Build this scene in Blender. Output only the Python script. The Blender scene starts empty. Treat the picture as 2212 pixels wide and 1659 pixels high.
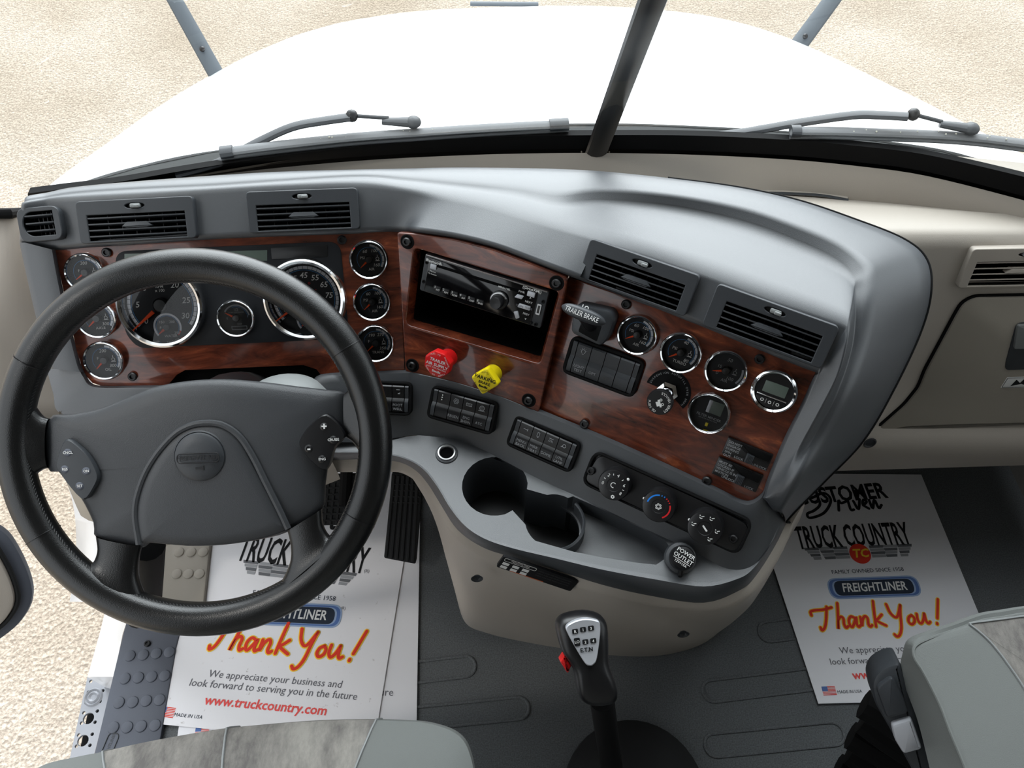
import bpy, math, random
EXPOSURE = 0.0; SKY = 1.55; GLOW = 9.0; GLOW_DIR = (.05, .80, .60); SUN = 0.5   # light levels
import numpy as np
from mathutils import Matrix, Vector
from math import sin, cos, pi, radians, sqrt, atan2
random.seed(7)
SC = bpy.context.scene
COL = SC.collection
A = np.array

# ------------------------------------------------------------------ camera
PXW, PXH, FPX = 2212, 1659, 1700.0
PITCH, YAW = radians(55), radians(3)
CAM = A([0.0, 0.0, 1.5])
cR = A([cos(YAW), -sin(YAW), 0]); cH = A([sin(YAW), cos(YAW), 0])
cF = cH * cos(PITCH) - A([0, 0, 1]) * sin(PITCH)
cU = np.cross(cR, cF)
cam_d = bpy.data.cameras.new('camera'); cam = bpy.data.objects.new('camera', cam_d); COL.objects.link(cam)
cam_d.sensor_width = 36.0; cam_d.sensor_fit = 'HORIZONTAL'; cam_d.lens = 36.0 * FPX / PXW
cam_d.clip_start = 0.02; cam_d.clip_end = 300
cam.matrix_world = Matrix(((cR[0], cU[0], -cF[0], CAM[0]), (cR[1], cU[1], -cF[1], CAM[1]), (cR[2], cU[2], -cF[2], CAM[2]), (0, 0, 0, 1)))
SC.camera = cam
vs = SC.view_settings
vs.view_transform = 'Standard'; vs.look = 'None'; vs.gamma = 1.0; vs.use_curve_mapping = False
vs.exposure = EXPOSURE

# ------------------------------------------------------------------ sky and sun
wd = bpy.data.worlds.new('overcast_sky'); SC.world = wd; wd.use_nodes = True
bg = wd.node_tree.nodes['Background']
wn, wl = wd.node_tree.nodes, wd.node_tree.links
wtc = wn.new('ShaderNodeTexCoord'); wdot = wn.new('ShaderNodeVectorMath'); wdot.operation = 'DOT_PRODUCT'
gd = Vector(GLOW_DIR).normalized(); wdot.inputs[1].default_value = gd; wl.new(wtc.outputs['Generated'], wdot.inputs[0])
wmr = wn.new('ShaderNodeMapRange'); wmr.interpolation_type = 'SMOOTHSTEP'; wl.new(wdot.outputs['Value'], wmr.inputs['Value'])
wmr.inputs['From Min'].default_value = cos(radians(48)); wmr.inputs['From Max'].default_value = cos(radians(12)); wmr.inputs['To Min'].default_value = SKY; wmr.inputs['To Max'].default_value = GLOW
bg.inputs[0].default_value = (0.91, 0.96, 1.0, 1); wl.new(wmr.outputs['Result'], bg.inputs[1])   # thin cloud, brightest where the sun stands behind it
sd = bpy.data.lights.new('sun', 'SUN'); sd.energy = SUN; sd.angle = radians(6); sd.color = (1, 0.96, 0.9)
so = bpy.data.objects.new('sun', sd); COL.objects.link(so)
so.rotation_euler = Vector((0.62, 0.25, -0.95)).to_track_quat('-Z', 'Y').to_euler()

# ------------------------------------------------------------------ placing: rays from the measured camera onto real planes
def ray(x, y): return cF + cR * ((x - 1106) / FPX) - cU * ((y - 829.5) / FPX)
def atz(x, y, z):
    r = ray(x, y); return CAM + r * ((z - CAM[2]) / r[2])
def atd(x, y, d): return CAM + ray(x, y) * d
def nrm(a, e):
    a, e = radians(a), radians(e); return A([-sin(a) * cos(e), -cos(a) * cos(e), sin(e)])
def toward(p, k): return p + (CAM - p) / np.linalg.norm(CAM - p) * k
class Fr:
    def __init__(s, o, n):
        s.o = A(o, float); s.n = n / np.linalg.norm(n)
        ex = np.cross([0, 0, 1], s.n); s.ex = ex / np.linalg.norm(ex); s.ey = np.cross(s.n, s.ex)
    def hit(s, x, y, h=0.0):
        r = ray(x, y); return CAM + r * (np.dot(s.o + s.n * h - CAM, s.n) / np.dot(r, s.n))
    def M(s, x, y, h=0.0, rot=0.0):
        return mat4(s.hit(x, y, h), s.ex, s.ey, s.n) @ Matrix.Rotation(rot, 4, 'Z')
def mat4(o, ex, ey, n):
    return Matrix(((ex[0], ey[0], n[0], o[0]), (ex[1], ey[1], n[1], o[1]), (ex[2], ey[2], n[2], o[2]), (0, 0, 0, 1)))
fA = Fr(atd(500, 650, 1.08), nrm(0, 40))
fVA = Fr(toward(fA.hit(460, 515), .012), nrm(-1, 46))
fB = Fr(toward(fA.hit(862, 650), .008), nrm(24, 31))
fC = Fr(toward(fB.hit(1222, 750), -.012), nrm(29, 36))
fVC = Fr(toward(fC.hit(1500, 690), .012), nrm(29, 41))
fD0 = Fr(toward(fA.hit(860, 805), .008), nrm(8, 46))
fD1 = Fr(toward(fB.hit(1000, 845), .008), nrm(25, 46))
fD2 = Fr(toward(fC.hit(1400, 990), .009), nrm(30, 46))
fT = Fr(A([0, 0, .53]), A([0, -1e-6, 1.0]))
fP = Fr(atz(2150, 540, .70), nrm(0, 17))
fW = Fr(atd(424, 961, .93), nrm(0, 51))
fK = Fr(atd(1262, 1400, .95), nrm(-4, 60))
fG = Fr(A([0, 0, .004]), A([0, -1e-6, 1.0]))

# ------------------------------------------------------------------ geometry: every function returns (verts, faces)
def quad_fit(fr, q, h=0.0):
    P = [fr.hit(x, y, h) for x, y in q]; c = sum(P) / 4; u = (P[1] - P[0] + P[2] - P[3]); u = u - fr.n * np.dot(u, fr.n); u = u / np.linalg.norm(u); v = np.cross(fr.n, u)
    w = (np.linalg.norm(P[1] - P[0]) + np.linalg.norm(P[2] - P[3])) / 2; hh = (np.linalg.norm(P[3] - P[0]) + np.linalg.norm(P[2] - P[1])) / 2
    return mat4(c, u, v, fr.n), w, hh
def join(*gs):
    V, F = [], []
    for v, f in gs:
        k = len(V); V += [tuple(p) for p in v]; F += [tuple(i + k for i in q) for q in f]
    return V, F
def xf(g, M): return [tuple(M @ Vector(p)) for p in g[0]], g[1]
def mv(g, x=0, y=0, z=0, rot=0, s=1, sx=1, sy=1):
    c, n = cos(rot), sin(rot)
    return [((p[0] * s * sx * c - p[1] * s * sy * n) + x, (p[0] * s * sx * n + p[1] * s * sy * c) + y, p[2] * s + z) for p in g[0]], g[1]
def loft(rows, cu=False, cv=False):
    m, n = len(rows), len(rows[0]); V = [tuple(p) for r in rows for p in r]; F = []
    for i in range(m if cv else m - 1):
        for j in range(n if cu else n - 1):
            a, b = i, (i + 1) % m; c, d = j, (j + 1) % n
            F.append((a * n + c, a * n + d, b * n + d, b * n + c))
    return V, F
def flip(g): return g[0], [tuple(reversed(f)) for f in g[1]]
def lathe(prof, n=40, a0=0, a1=2 * pi):
    full = abs(a1 - a0 - 2 * pi) < 1e-6; k = n if full else n + 1
    rows = [[(r * cos(a0 + (a1 - a0) * j / n), r * sin(a0 + (a1 - a0) * j / n), z) for j in range(k)] for r, z in prof]
    return loft(rows, cu=full)
def circ(r, n=32, x=0, y=0, ry=None): return [(x + r * cos(2 * pi * i / n), y + (ry or r) * sin(2 * pi * i / n)) for i in range(n)]
def area(p): return sum(p[i - 1][0] * p[i][1] - p[i][0] * p[i - 1][1] for i in range(len(p))) / 2
def ccw(p): return list(p) if area(p) > 0 else list(reversed(p))
def inset(p, d):
    n = len(p); out = []
    for i in range(n):
        a, b, c = A(p[i - 1][:2]), A(p[i][:2]), A(p[(i + 1) % n][:2])
        u = b - a; w = c - b; u = u / (np.linalg.norm(u) + 1e-12); w = w / (np.linalg.norm(w) + 1e-12)
        q = A([-u[1], u[0]]) + A([-w[1], w[0]]); k = max(0.35, np.dot(q, q) / 2)
        o = b + q / k * d; out.append((o[0], o[1]))
    return out
def slab(poly, z0, z1, b=0.0):
    p = ccw([q[:2] for q in poly]); n = len(p)
    rings = [[(x, y, z0) for x, y in p]]
    if b > 0:
        rings.append([(x, y, z1 - b) for x, y in p]); q1 = inset(p, b * .3); rings.append([(x, y, z1 - b * .3) for x, y in q1])
        q2 = inset(p, b); rings.append([(x, y, z1) for x, y in q2])
    else: rings.append([(x, y, z1) for x, y in p])
    V, F = loft(rings, cu=True)
    F.append(tuple(range(n - 1, -1, -1))); F.append(tuple(range((len(rings) - 1) * n, len(rings) * n)))
    return V, F
def rpoly(pts, r, seg=5):
    pts = ccw([q[:2] for q in pts]); n = len(pts); out = []
    for i in range(n):
        a, b, c = A(pts[i - 1]), A(pts[i]), A(pts[(i + 1) % n]); u = a - b; w = c - b
        lu, lw = np.linalg.norm(u), np.linalg.norm(w); k = min(r, lu * .45, lw * .45)
        p0, p2 = b + u / lu * k, b + w / lw * k
        for j in range(seg + 1):
            t = j / seg; o = (1 - t) ** 2 * p0 + 2 * t * (1 - t) * b + t * t * p2; out.append((o[0], o[1]))
    return out
def rrect(w, h, r, x=0, y=0, seg=5): return rpoly([(x - w / 2, y - h / 2), (x + w / 2, y - h / 2), (x + w / 2, y + h / 2), (x - w / 2, y + h / 2)], r, seg)
def box(x0, x1, y0, y1, z0, z1, b=0.0): return slab([(x0, y0), (x1, y0), (x1, y1), (x0, y1)], z0, z1, b)
def fan(poly, z=0.0): return [(p[0], p[1], z) for p in ccw(poly)], [tuple(range(len(poly)))]
def spl(P, k=6, closed=False):
    P = [A(p, float) for p in P]; n = len(P); out = []
    for i in range(n if closed else n - 1):
        p0 = P[i - 1] if (closed or i > 0) else 2 * P[0] - P[1]
        p1, p2 = P[i], P[(i + 1) % n]
        p3 = P[(i + 2) % n] if (closed or i + 2 < n) else 2 * P[-1] - P[-2]
        for j in range(k):
            t = j / k
            out.append(.5 * (2 * p1 + (p2 - p0) * t + (2 * p0 - 5 * p1 + 4 * p2 - p3) * t * t + (3 * p1 - p0 - 3 * p2 + p3) * t ** 3))
    if not closed: out.append(P[-1])
    return out
def tube(path, r, n=10, cap=True, flat=1.0, up=(0, 0, 1)):
    P = [A(p, float) for p in path]; rows = []; m = len(P); u0 = A(up, float)
    for i in range(m):
        t = P[min(i + 1, m - 1)] - P[max(i - 1, 0)]; t = t / (np.linalg.norm(t) + 1e-12)
        s = np.cross(t, u0); s = s / (np.linalg.norm(s) + 1e-9); w = np.cross(s, t)
        rr = r[i] if isinstance(r, (list, tuple)) else r
        rows.append([P[i] + s * (rr * cos(2 * pi * j / n)) + w * (rr * flat * sin(2 * pi * j / n)) for j in range(n)])
    V, F = loft(rows, cu=True)
    if cap: F.append(tuple(range(n))); F.append(tuple(range((m - 1) * n + n - 1, (m - 1) * n - 1, -1)))
    return V, F
def sphere(r, x=0, y=0, z=0, n=16, sz=1.0):
    return mv(lathe([(max(r * sin(pi * i / 8), 1e-5), -r * sz * cos(pi * i / 8)) for i in range(9)], n), x, y, z)
def ribbon(pts, w, z=0.0):     # flat stroke with round joints, every face up
    P = [A(p[:2], float) for p in pts]; n = len(P); V, F = [], []
    for i in range(n):
        k = len(V); V += [(P[i][0] + w / 2 * cos(a), P[i][1] + w / 2 * sin(a), z + .00002 * (i % 2)) for a in np.linspace(0, 2 * pi, 12, endpoint=False)]; F.append(tuple(range(k, k + 12)))
        if i + 1 < n:
            t = P[i + 1] - P[i]; L = np.linalg.norm(t)
            if L < 1e-7: continue
            s = A([-t[1], t[0]]) / L * w / 2; k = len(V); V += [(*(P[i] + s), z), (*(P[i] - s), z), (*(P[i + 1] - s), z), (*(P[i + 1] + s), z)]; F.append((k, k + 1, k + 2, k + 3))
    return V, F
def arc(r, w, a0, a1, z=0.0, n=24):   # flat band, degrees
    return flip(loft([[(q * cos(radians(a0 + (a1 - a0) * j / n)), q * sin(radians(a0 + (a1 - a0) * j / n)), z) for j in range(n + 1)] for q in ((r - w / 2, r + w / 2) if a1 > a0 else (r + w / 2, r - w / 2))]))
def curve_geo(c):
    o = bpy.data.objects.new('tmp', c); me = bpy.data.meshes.new_from_object(o)
    g = ([tuple(v.co) for v in me.vertices], [tuple(p.vertices) for p in me.polygons])
    bpy.data.objects.remove(o); bpy.data.meshes.remove(me); bpy.data.curves.remove(c)
    return g
def plate(outer, holes, z0, z1, b=0.0):
    c = bpy.data.curves.new('tmp', 'CURVE'); c.dimensions = '2D'; c.fill_mode = 'BOTH'
    for p in [outer] + holes:
        sp = c.splines.new('POLY'); sp.points.add(len(p) - 1); sp.use_cyclic_u = True
        for i, q in enumerate(p): sp.points[i].co = (q[0], q[1], 0, 1)
    c.extrude = (z1 - z0) / 2 - b; c.bevel_depth = b; c.bevel_resolution = 2; c.offset = -b
    return mv(curve_geo(c), z=(z0 + z1) / 2)
_tc = {}
def text(s, size, x=0, y=0, z=0.0003, rot=0, al='CENTER', bold=0.0, shear=0.0, w=None, sx=1.0, sp=1.0):
    key = (s, al, bold, shear, sp)
    if key not in _tc:
        c = bpy.data.curves.new('tmp', 'FONT'); c.body = s; c.size = 1.0; c.align_x = al; c.align_y = 'CENTER' if al == 'CENTER' else 'BOTTOM_BASELINE'
        c.offset = bold; c.shear = shear; c.resolution_u = 2; c.space_character = sp; c.space_line = .9
        _tc[key] = curve_geo(c)
    g = _tc[key]
    if w and g[0]:
        xs = [p[0] for p in g[0]]; sx = w / ((max(xs) - min(xs)) * size)
    return mv(g, x, y, z, rot, size, sx=sx)

# ------------------------------------------------------------------ materials
def lin(c):
    f = lambda v: v / 12.92 if v <= .04045 else ((v + .055) / 1.055) ** 2.4
    return (f(c[0] / 255), f(c[1] / 255), f(c[2] / 255), 1)
def mk(name, col, rough=.5, metal=0.0, spec=.5, bump=0.0, bscale=900, var=0.0, vscale=30, coat=0.0, emit=None):
    m = bpy.data.materials.new(name); m.use_nodes = True; N = m.node_tree.nodes; Lk = m.node_tree.links
    b = N['Principled BSDF']; b.inputs['Roughness'].default_value = rough; b.inputs['Metallic'].default_value = metal
    b.inputs['Specular IOR Level'].default_value = spec; b.inputs['Coat Weight'].default_value = coat; b.inputs['Coat Roughness'].default_value = .05
    c = lin(col); b.inputs['Base Color'].default_value = c
    if bump or var:
        tc = N.new('ShaderNodeTexCoord')
    if var:
        t = N.new('ShaderNodeTexNoise'); t.inputs['Scale'].default_value = vscale; t.inputs['Detail'].default_value = 5
        Lk.new(tc.outputs['Object'], t.inputs['Vector'])
        r = N.new('ShaderNodeValToRGB'); r.color_ramp.elements[0].position = .3; r.color_ramp.elements[1].position = .7
        r.color_ramp.elements[0].color = tuple(v * (1 - var) for v in c[:3]) + (1,); r.color_ramp.elements[1].color = tuple(min(1, v * (1 + var)) for v in c[:3]) + (1,)
        Lk.new(t.outputs['Fac'], r.inputs['Fac']); Lk.new(r.outputs['Color'], b.inputs['Base Color'])
    if bump:
        t = N.new('ShaderNodeTexNoise'); t.inputs['Scale'].default_value = bscale; t.inputs['Detail'].default_value = 2
        Lk.new(tc.outputs['Object'], t.inputs['Vector'])
        u = N.new('ShaderNodeBump'); u.inputs['Strength'].default_value = bump; u.inputs['Distance'].default_value = .001
        Lk.new(t.outputs['Fac'], u.inputs['Height']); Lk.new(u.outputs['Normal'], b.inputs['Normal'])
    if emit:
        b.inputs['Emission Color'].default_value = lin(emit); b.inputs['Emission Strength'].default_value = .15
    return m
def wood_mat():
    m = mk('burl_wood_lacquer', (95, 45, 28), .22, spec=.5, coat=.6); N = m.node_tree.nodes; Lk = m.node_tree.links; b = N['Principled BSDF']
    tc = N.new('ShaderNodeTexCoord'); mp = N.new('ShaderNodeMapping'); mp.inputs['Scale'].default_value = (11, 42, 30)
    Lk.new(tc.outputs['Object'], mp.inputs['Vector'])
    t = N.new('ShaderNodeTexNoise'); t.inputs['Scale'].default_value = 1; t.inputs['Detail'].default_value = 8; t.inputs['Roughness'].default_value = .65; t.inputs['Distortion'].default_value = 1.4
    Lk.new(mp.outputs['Vector'], t.inputs['Vector'])
    r = N.new('ShaderNodeValToRGB'); E = r.color_ramp.elements
    E[0].position = .3; E[0].color = lin((44, 20, 14)); E[1].position = .72; E[1].color = lin((168, 90, 52))
    e = E.new(.5); e.color = lin((98, 46, 30)); e = E.new(.6); e.color = lin((122, 60, 38))
    Lk.new(t.outputs['Fac'], r.inputs['Fac']); Lk.new(r.outputs['Color'], b.inputs['Base Color'])
    return m
def gravel_mat():
    m = mk('pale_gravel', (200, 180, 150), .95, spec=.2); N = m.node_tree.nodes; Lk = m.node_tree.links; b = N['Principled BSDF']
    tc = N.new('ShaderNodeTexCoord')
    n1 = N.new('ShaderNodeTexNoise'); n1.inputs['Scale'].default_value = 1.2; n1.inputs['Detail'].default_value = 6
    v = N.new('ShaderNodeTexVoronoi'); v.inputs['Scale'].default_value = 60
    n2 = N.new('ShaderNodeTexNoise'); n2.inputs['Scale'].default_value = 110; n2.inputs['Detail'].default_value = 4
    for q in (n1, v, n2): Lk.new(tc.outputs['Object'], q.inputs['Vector'])
    r = N.new('ShaderNodeValToRGB'); r.color_ramp.elements[0].position = .3; r.color_ramp.elements[1].position = .7
    r.color_ramp.elements[0].color = lin((164, 152, 136)); r.color_ramp.elements[1].color = lin((188, 178, 165))
    Lk.new(n1.outputs['Fac'], r.inputs['Fac'])
    r2 = N.new('ShaderNodeValToRGB'); r2.color_ramp.elements[0].position = .38; r2.color_ramp.elements[1].position = .66
    r2.color_ramp.elements[0].color = (.62, .58, .55, 1); r2.color_ramp.elements[1].color = (1.12, 1.1, 1.08, 1)
    Lk.new(n2.outputs['Fac'], r2.inputs['Fac'])
    mx = N.new('ShaderNodeMix'); mx.data_type = 'RGBA'; mx.blend_type = 'MULTIPLY'; mx.inputs['Factor'].default_value = .8
    Lk.new(r.outputs['Color'], mx.inputs['A']); Lk.new(r2.outputs['Color'], mx.inputs['B']); Lk.new(mx.outputs['Result'], b.inputs['Base Color'])
    u = N.new('ShaderNodeBump'); u.inputs['Strength'].default_value = .6; u.inputs['Distance'].default_value = .014
    ad = N.new('ShaderNodeMath'); ad.operation = 'ADD'; Lk.new(v.outputs['Distance'], ad.inputs[0]); Lk.new(n2.outputs['Fac'], ad.inputs[1])
    Lk.new(ad.outputs[0], u.inputs['Height']); Lk.new(u.outputs['Normal'], b.inputs['Normal'])
    return m
def glass_mat(name, f=1.0, tint=(1, 1, 1)):
    m = bpy.data.materials.new(name); m.use_nodes = True; N = m.node_tree.nodes; Lk = m.node_tree.links
    N.remove(N['Principled BSDF']); o = N['Material Output']
    t = N.new('ShaderNodeBsdfTransparent'); t.inputs[0].default_value = (*tint, 1); g = N.new('ShaderNodeBsdfGlossy'); g.inputs['Roughness'].default_value = .01
    fr = N.new('ShaderNodeFresnel'); fr.inputs['IOR'].default_value = 1.45; ml = N.new('ShaderNodeMath'); ml.operation = 'MULTIPLY'; ml.inputs[1].default_value = f
    x = N.new('ShaderNodeMixShader'); Lk.new(fr.outputs[0], ml.inputs[0]); Lk.new(ml.outputs[0], x.inputs[0])
    Lk.new(t.outputs[0], x.inputs[1]); Lk.new(g.outputs[0], x.inputs[2]); Lk.new(x.outputs[0], o.inputs['Surface'])
    return m
def camo_mat():
    m = mk('grey_patterned_seat_cloth', (130, 128, 125), .95, spec=.15, bump=.4, bscale=1400); N = m.node_tree.nodes; Lk = m.node_tree.links; b = N['Principled BSDF']
    tc = N.new('ShaderNodeTexCoord'); mp = N.new('ShaderNodeMapping'); mp.inputs['Scale'].default_value = (30, 12, 20); Lk.new(tc.outputs['Object'], mp.inputs['Vector'])
    t = N.new('ShaderNodeTexNoise'); t.inputs['Scale'].default_value = 1; t.inputs['Detail'].default_value = 9; t.inputs['Roughness'].default_value = .72
    Lk.new(mp.outputs['Vector'], t.inputs['Vector']); r = N.new('ShaderNodeValToRGB'); E = r.color_ramp.elements
    E[0].position = .36; E[0].color = lin((100, 97, 95)); E[1].position = .64; E[1].color = lin((144, 141, 135))
    Lk.new(t.outputs['Fac'], r.inputs['Fac']); Lk.new(r.outputs['Color'], b.inputs['Base Color'])
    return m
def dirty_paper():
    m = mk('white_coated_paper', (232, 232, 236), .55, spec=.4); N = m.node_tree.nodes; Lk = m.node_tree.links; b = N['Principled BSDF']
    tc = N.new('ShaderNodeTexCoord'); t = N.new('ShaderNodeTexNoise'); t.inputs['Scale'].default_value = 45; t.inputs['Detail'].default_value = 7; t.inputs['Roughness'].default_value = .7
    Lk.new(tc.outputs['Object'], t.inputs['Vector']); r = N.new('ShaderNodeValToRGB'); E = r.color_ramp.elements
    E[0].position = .27; E[0].color = lin((150, 140, 135)); E[1].position = .37; E[1].color = lin((236, 235, 238))
    Lk.new(t.outputs['Fac'], r.inputs['Fac']); Lk.new(r.outputs['Color'], b.inputs['Base Color'])
    return m
MT = dict(
    dash=mk('charcoal_dash_plastic', (64, 67, 71), .42, spec=1.0, bump=.2, bscale=1500),
    dark=mk('dark_grey_plastic', (52, 55, 59), .45, spec=.5, bump=.12, bscale=900),
    black=mk('black_plastic', (20, 20, 22), .35, spec=.5),
    matt=mk('matt_black', (9, 9, 10), .8, spec=.2),
    rubber=mk('black_rubber', (27, 28, 29), .7, spec=.3, bump=.2, bscale=600),
    leather=mk('black_leather', (14, 15, 16), .29, spec=.6, bump=.2, bscale=900),
    pad=mk('grained_steering_pad', (54, 56, 59), .42, spec=.5, bump=.3, bscale=1100),
    beige=mk('beige_cab_plastic', (178, 170, 160), .5, spec=.4, bump=.15, bscale=800),
    beige_dark=mk('taupe_cab_plastic', (156, 149, 138), .55, spec=.4, bump=.12, bscale=800),
    floor=mk('grey_rubber_mat', (96, 99, 101), .75, spec=.3, bump=.5, bscale=900, var=.3, vscale=420),
    sill=mk('grey_sill_plastic', (84, 88, 98), .55, spec=.4, bump=.15),
    wood=wood_mat(), gravel=gravel_mat(),
    chrome=mk('chrome', (225, 226, 228), .08, metal=1.0),
    steel=mk('brushed_steel', (190, 190, 190), .32, metal=1.0),
    alu=mk('pale_aluminium', (150, 152, 157), .45, metal=.3),
    silver=mk('silver_plastic', (190, 192, 198), .4, metal=.3),
    dial=mk('black_dial_face', (24, 26, 30), .6, spec=.3),
   headliner=mk('grey_headliner', (140, 138, 134), .95), cowl=mk('weathered_cowl_plastic', (44, 46, 46), .7, spec=.25, bump=.2, bscale=300), blade=mk('wiper_rubber', (104, 106, 108), .6, spec=.4, bump=.2, bscale=400),
    tab=mk('grey_slider_plastic', (128, 131, 131), .5),
    white=mk('white_print', (228, 228, 226), .6, spec=.2),
    grey=mk('grey_print', (150, 152, 155), .6, spec=.2),
    dim=mk('dim_grey_print', (74, 74, 74), .6, spec=.2),
    blue=mk('blue_print', (70, 125, 175), .6, spec=.2),
    bluek=mk('bright_blue_print', (40, 130, 225), .6, spec=.2),
    redk=mk('bright_red_print', (205, 38, 42), .6, spec=.2),
    orange=mk('orange_needle', (255, 84, 24), .5, spec=.2),
    red=mk('red_plastic', (214, 26, 28), .32, spec=.5), yellow=mk('yellow_plastic', (238, 214, 20), .32, spec=.5),
    inkblk=mk('black_ink', (26, 26, 28), .7, spec=.2), inkgrey=mk('grey_ink', (108, 108, 114), .7, spec=.2),
    inkred=mk('red_ink', (226, 62, 44), .7, spec=.2), inkyel=mk('yellow_ink', (250, 205, 60), .7, spec=.2), inkpink=mk('pale_red_ink', (236, 92, 88), .7, spec=.2),
    inkblue=mk('blue_ink', (84, 114, 172), .6, spec=.3), inksky=mk('pale_blue_ink', (150, 172, 205), .6, spec=.3), inknavy=mk('navy_ink', (44, 52, 66), .7, spec=.2),
    wing=mk('grey_wing_ink', (158, 160, 164), .6, spec=.3), wingd=mk('dark_wing_ink', (104, 106, 110), .6, spec=.3),
    paper=mk('clean_white_paper', (234, 234, 238), .5, spec=.4), paperd=dirty_paper(),
    hood=mk('white_truck_paint', (242, 243, 245), .25, spec=.5, coat=.5),
    mirror=mk('blue_grey_plastic', (88, 94, 100), .55, spec=.35),
    glass=glass_mat('clear_windshield_glass', .7, (.97, .99, .98)), lens=glass_mat('clear_gauge_lens', 1.0),
    lcd=mk('grey_green_display', (92, 104, 96), .3, spec=.5),
    cloth=mk('plain_grey_seat_cloth', (114, 117, 115), .95, spec=.15, bump=.3, bscale=1300), camo=camo_mat(),
    dust=mk('pale_dust_specks', (190, 188, 175), .9),
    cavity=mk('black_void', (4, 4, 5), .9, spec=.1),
)

# ------------------------------------------------------------------ objects
def put(name, g, m, parent=None, ang=32):
    me = bpy.data.meshes.new(name); me.from_pydata([tuple(map(float, p)) for p in g[0]], [], g[1]); me.update()
    me.polygons.foreach_set('use_smooth', [True] * len(me.polygons)); me.set_sharp_from_angle(angle=radians(ang))
    me.materials.append(MT[m] if isinstance(m, str) else m)
    o = bpy.data.objects.new(name, me); COL.objects.link(o)
    if parent is not None: o.parent = parent
    return o
def struct(name, g, m, parent=None, ang=32):
    o = put(name, g, m, parent, ang)
    if parent is None: o['kind'] = 'structure'
    return o
class T:      # a thing: an Empty at its base that parents its parts
    def __init__(s, name, label, cat, M, group=None, fr=None):
        s.M = M if isinstance(M, Matrix) else Matrix.Translation(Vector([float(q) for q in M])); s.I = s.M.inverted(); s.fr = fr
        o = s.o = bpy.data.objects.new(name, None); COL.objects.link(o); o.matrix_world = s.M; o.empty_display_size = .02
        o['label'] = label; o['category'] = cat
        if group: o['group'] = group
    def L(s, x, y, h=0.0):                 # photo pixel -> this thing's own plane
        p = s.I @ Vector(s.fr.hit(x, y, h)); return (p[0], p[1])
    def P(s, pts, h=0.0): return [s.L(x, y, h) for x, y in pts]
    def part(s, name, g, m, label=None, sub=None, ang=32, kind=None):
        o = put(name, g, m, sub or s.o, ang)
        if label: o['label'] = label
        if kind: o['kind'] = kind
        return o
    def wpart(s, name, g, m, label=None, sub=None, ang=32):   # world coordinates
        return s.part(name, xf(g, s.I), m, label, sub, ang)
def one(name, label, cat, g, m, M=None, group=None, ang=32):  # a thing that is one mesh; g in world coordinates
    M = M if M is not None else Matrix.Translation(Vector([sum(p[i] for p in g[0]) / len(g[0]) for i in range(3)]))
    o = put(name, xf(g, M.inverted()), m, None, ang); o.matrix_world = M; o['label'] = label; o['category'] = cat
    if group: o['group'] = group
    return o
def hexscrew(t, x, y, z, r=.006, sub=None):
    o = t.part('screw', mv(lathe([(1e-5, 0), (r, 0), (r, .003), (r * .8, .0045), (r * .5, .0045), (r * .45, .002), (1e-5, .002)], 16), x, y, z), 'black', sub=sub)
    return o
# ================================================================== the setting
def quadw(pts): return [tuple(p) for p in pts], [tuple(range(len(pts)))]
def wbox(x0, x1, y0, y1, z0, z1): return box(x0, x1, y0, y1, z0, z1)
g = ([(-60, -60, -1.27), (60, -60, -1.27), (60, 60, -1.27), (-60, 60, -1.27)], [(0, 1, 2, 3)])
struct('ground', g, 'gravel')
XL, XR = -.76, 1.12
# cab floor: flat rubber, then a toe board rising to the firewall
fl = loft([[(x, y, z) for x in (-.70, 0, XR)] for y, z in ((-.95, 0), (.2, 0), (.84, 0), (.9, .03), (1.0, .22), (1.01, .42))])
FLOOR = struct('floor', flip(fl), 'floor')
def floor_rib(x0, y0, x1, y1):   # raised loop rib moulded in the rubber
    a, b = atz(x0, y0, 0), atz(x1, y1, 0); d = (b - a) / np.linalg.norm(b - a); s = A([-d[1], d[0], 0]); w = .019
    P = [a + s * w, b + s * w] + [b + s * w * cos(t) + d * w * sin(t) for t in np.linspace(.3, pi - .3, 7)] + [b - s * w, a - s * w] + [a - s * w * cos(t) - d * w * sin(t) for t in np.linspace(.3, pi - .3, 7)]
    return tube([p + A([0, 0, .001]) for p in P] + [P[0] + A([0, 0, .001])], .003, 8, False, flat=.8)
for q in ((820, 1462, 1005, 1440), (820, 1560, 1120, 1530), (1540, 1493, 1760, 1466), (1660, 1365, 1760, 1352), (1545, 1610, 1800, 1585)):
    struct('raised_rib', floor_rib(*q), 'floor', FLOOR)
struct('wall_back', wbox(XL - .1, XR + .1, -1.0, -.94, -.3, 1.9), 'headliner')
struct('ceiling', loft([[(x, y, z) for y, z in ((-.94, 1.74), (.12, 1.74), (.30, 1.68), (.56, 1.31), (.62, 1.31), (.62, 1.80), (-.94, 1.80))] for x in (XL - .1, XR + .1)], cu=True), 'headliner')
# right side of the cab: door wall with a window opening
wr = join(wbox(XR, XR + .06, -.94, 1.1, -.2, .84), wbox(XR, XR + .06, -.94, -.2, .84, 1.74), wbox(XR, XR + .06, -.2, .9, 1.5, 1.74))
struct('wall_right', wr, 'headliner')
struct('window_2', ([(XR + .03, -.2, .84), (XR + .03, 1.0, .84), (XR + .03, 1.0, 1.5), (XR + .03, -.2, 1.5)], [(0, 1, 2, 3)]), 'glass')
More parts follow.
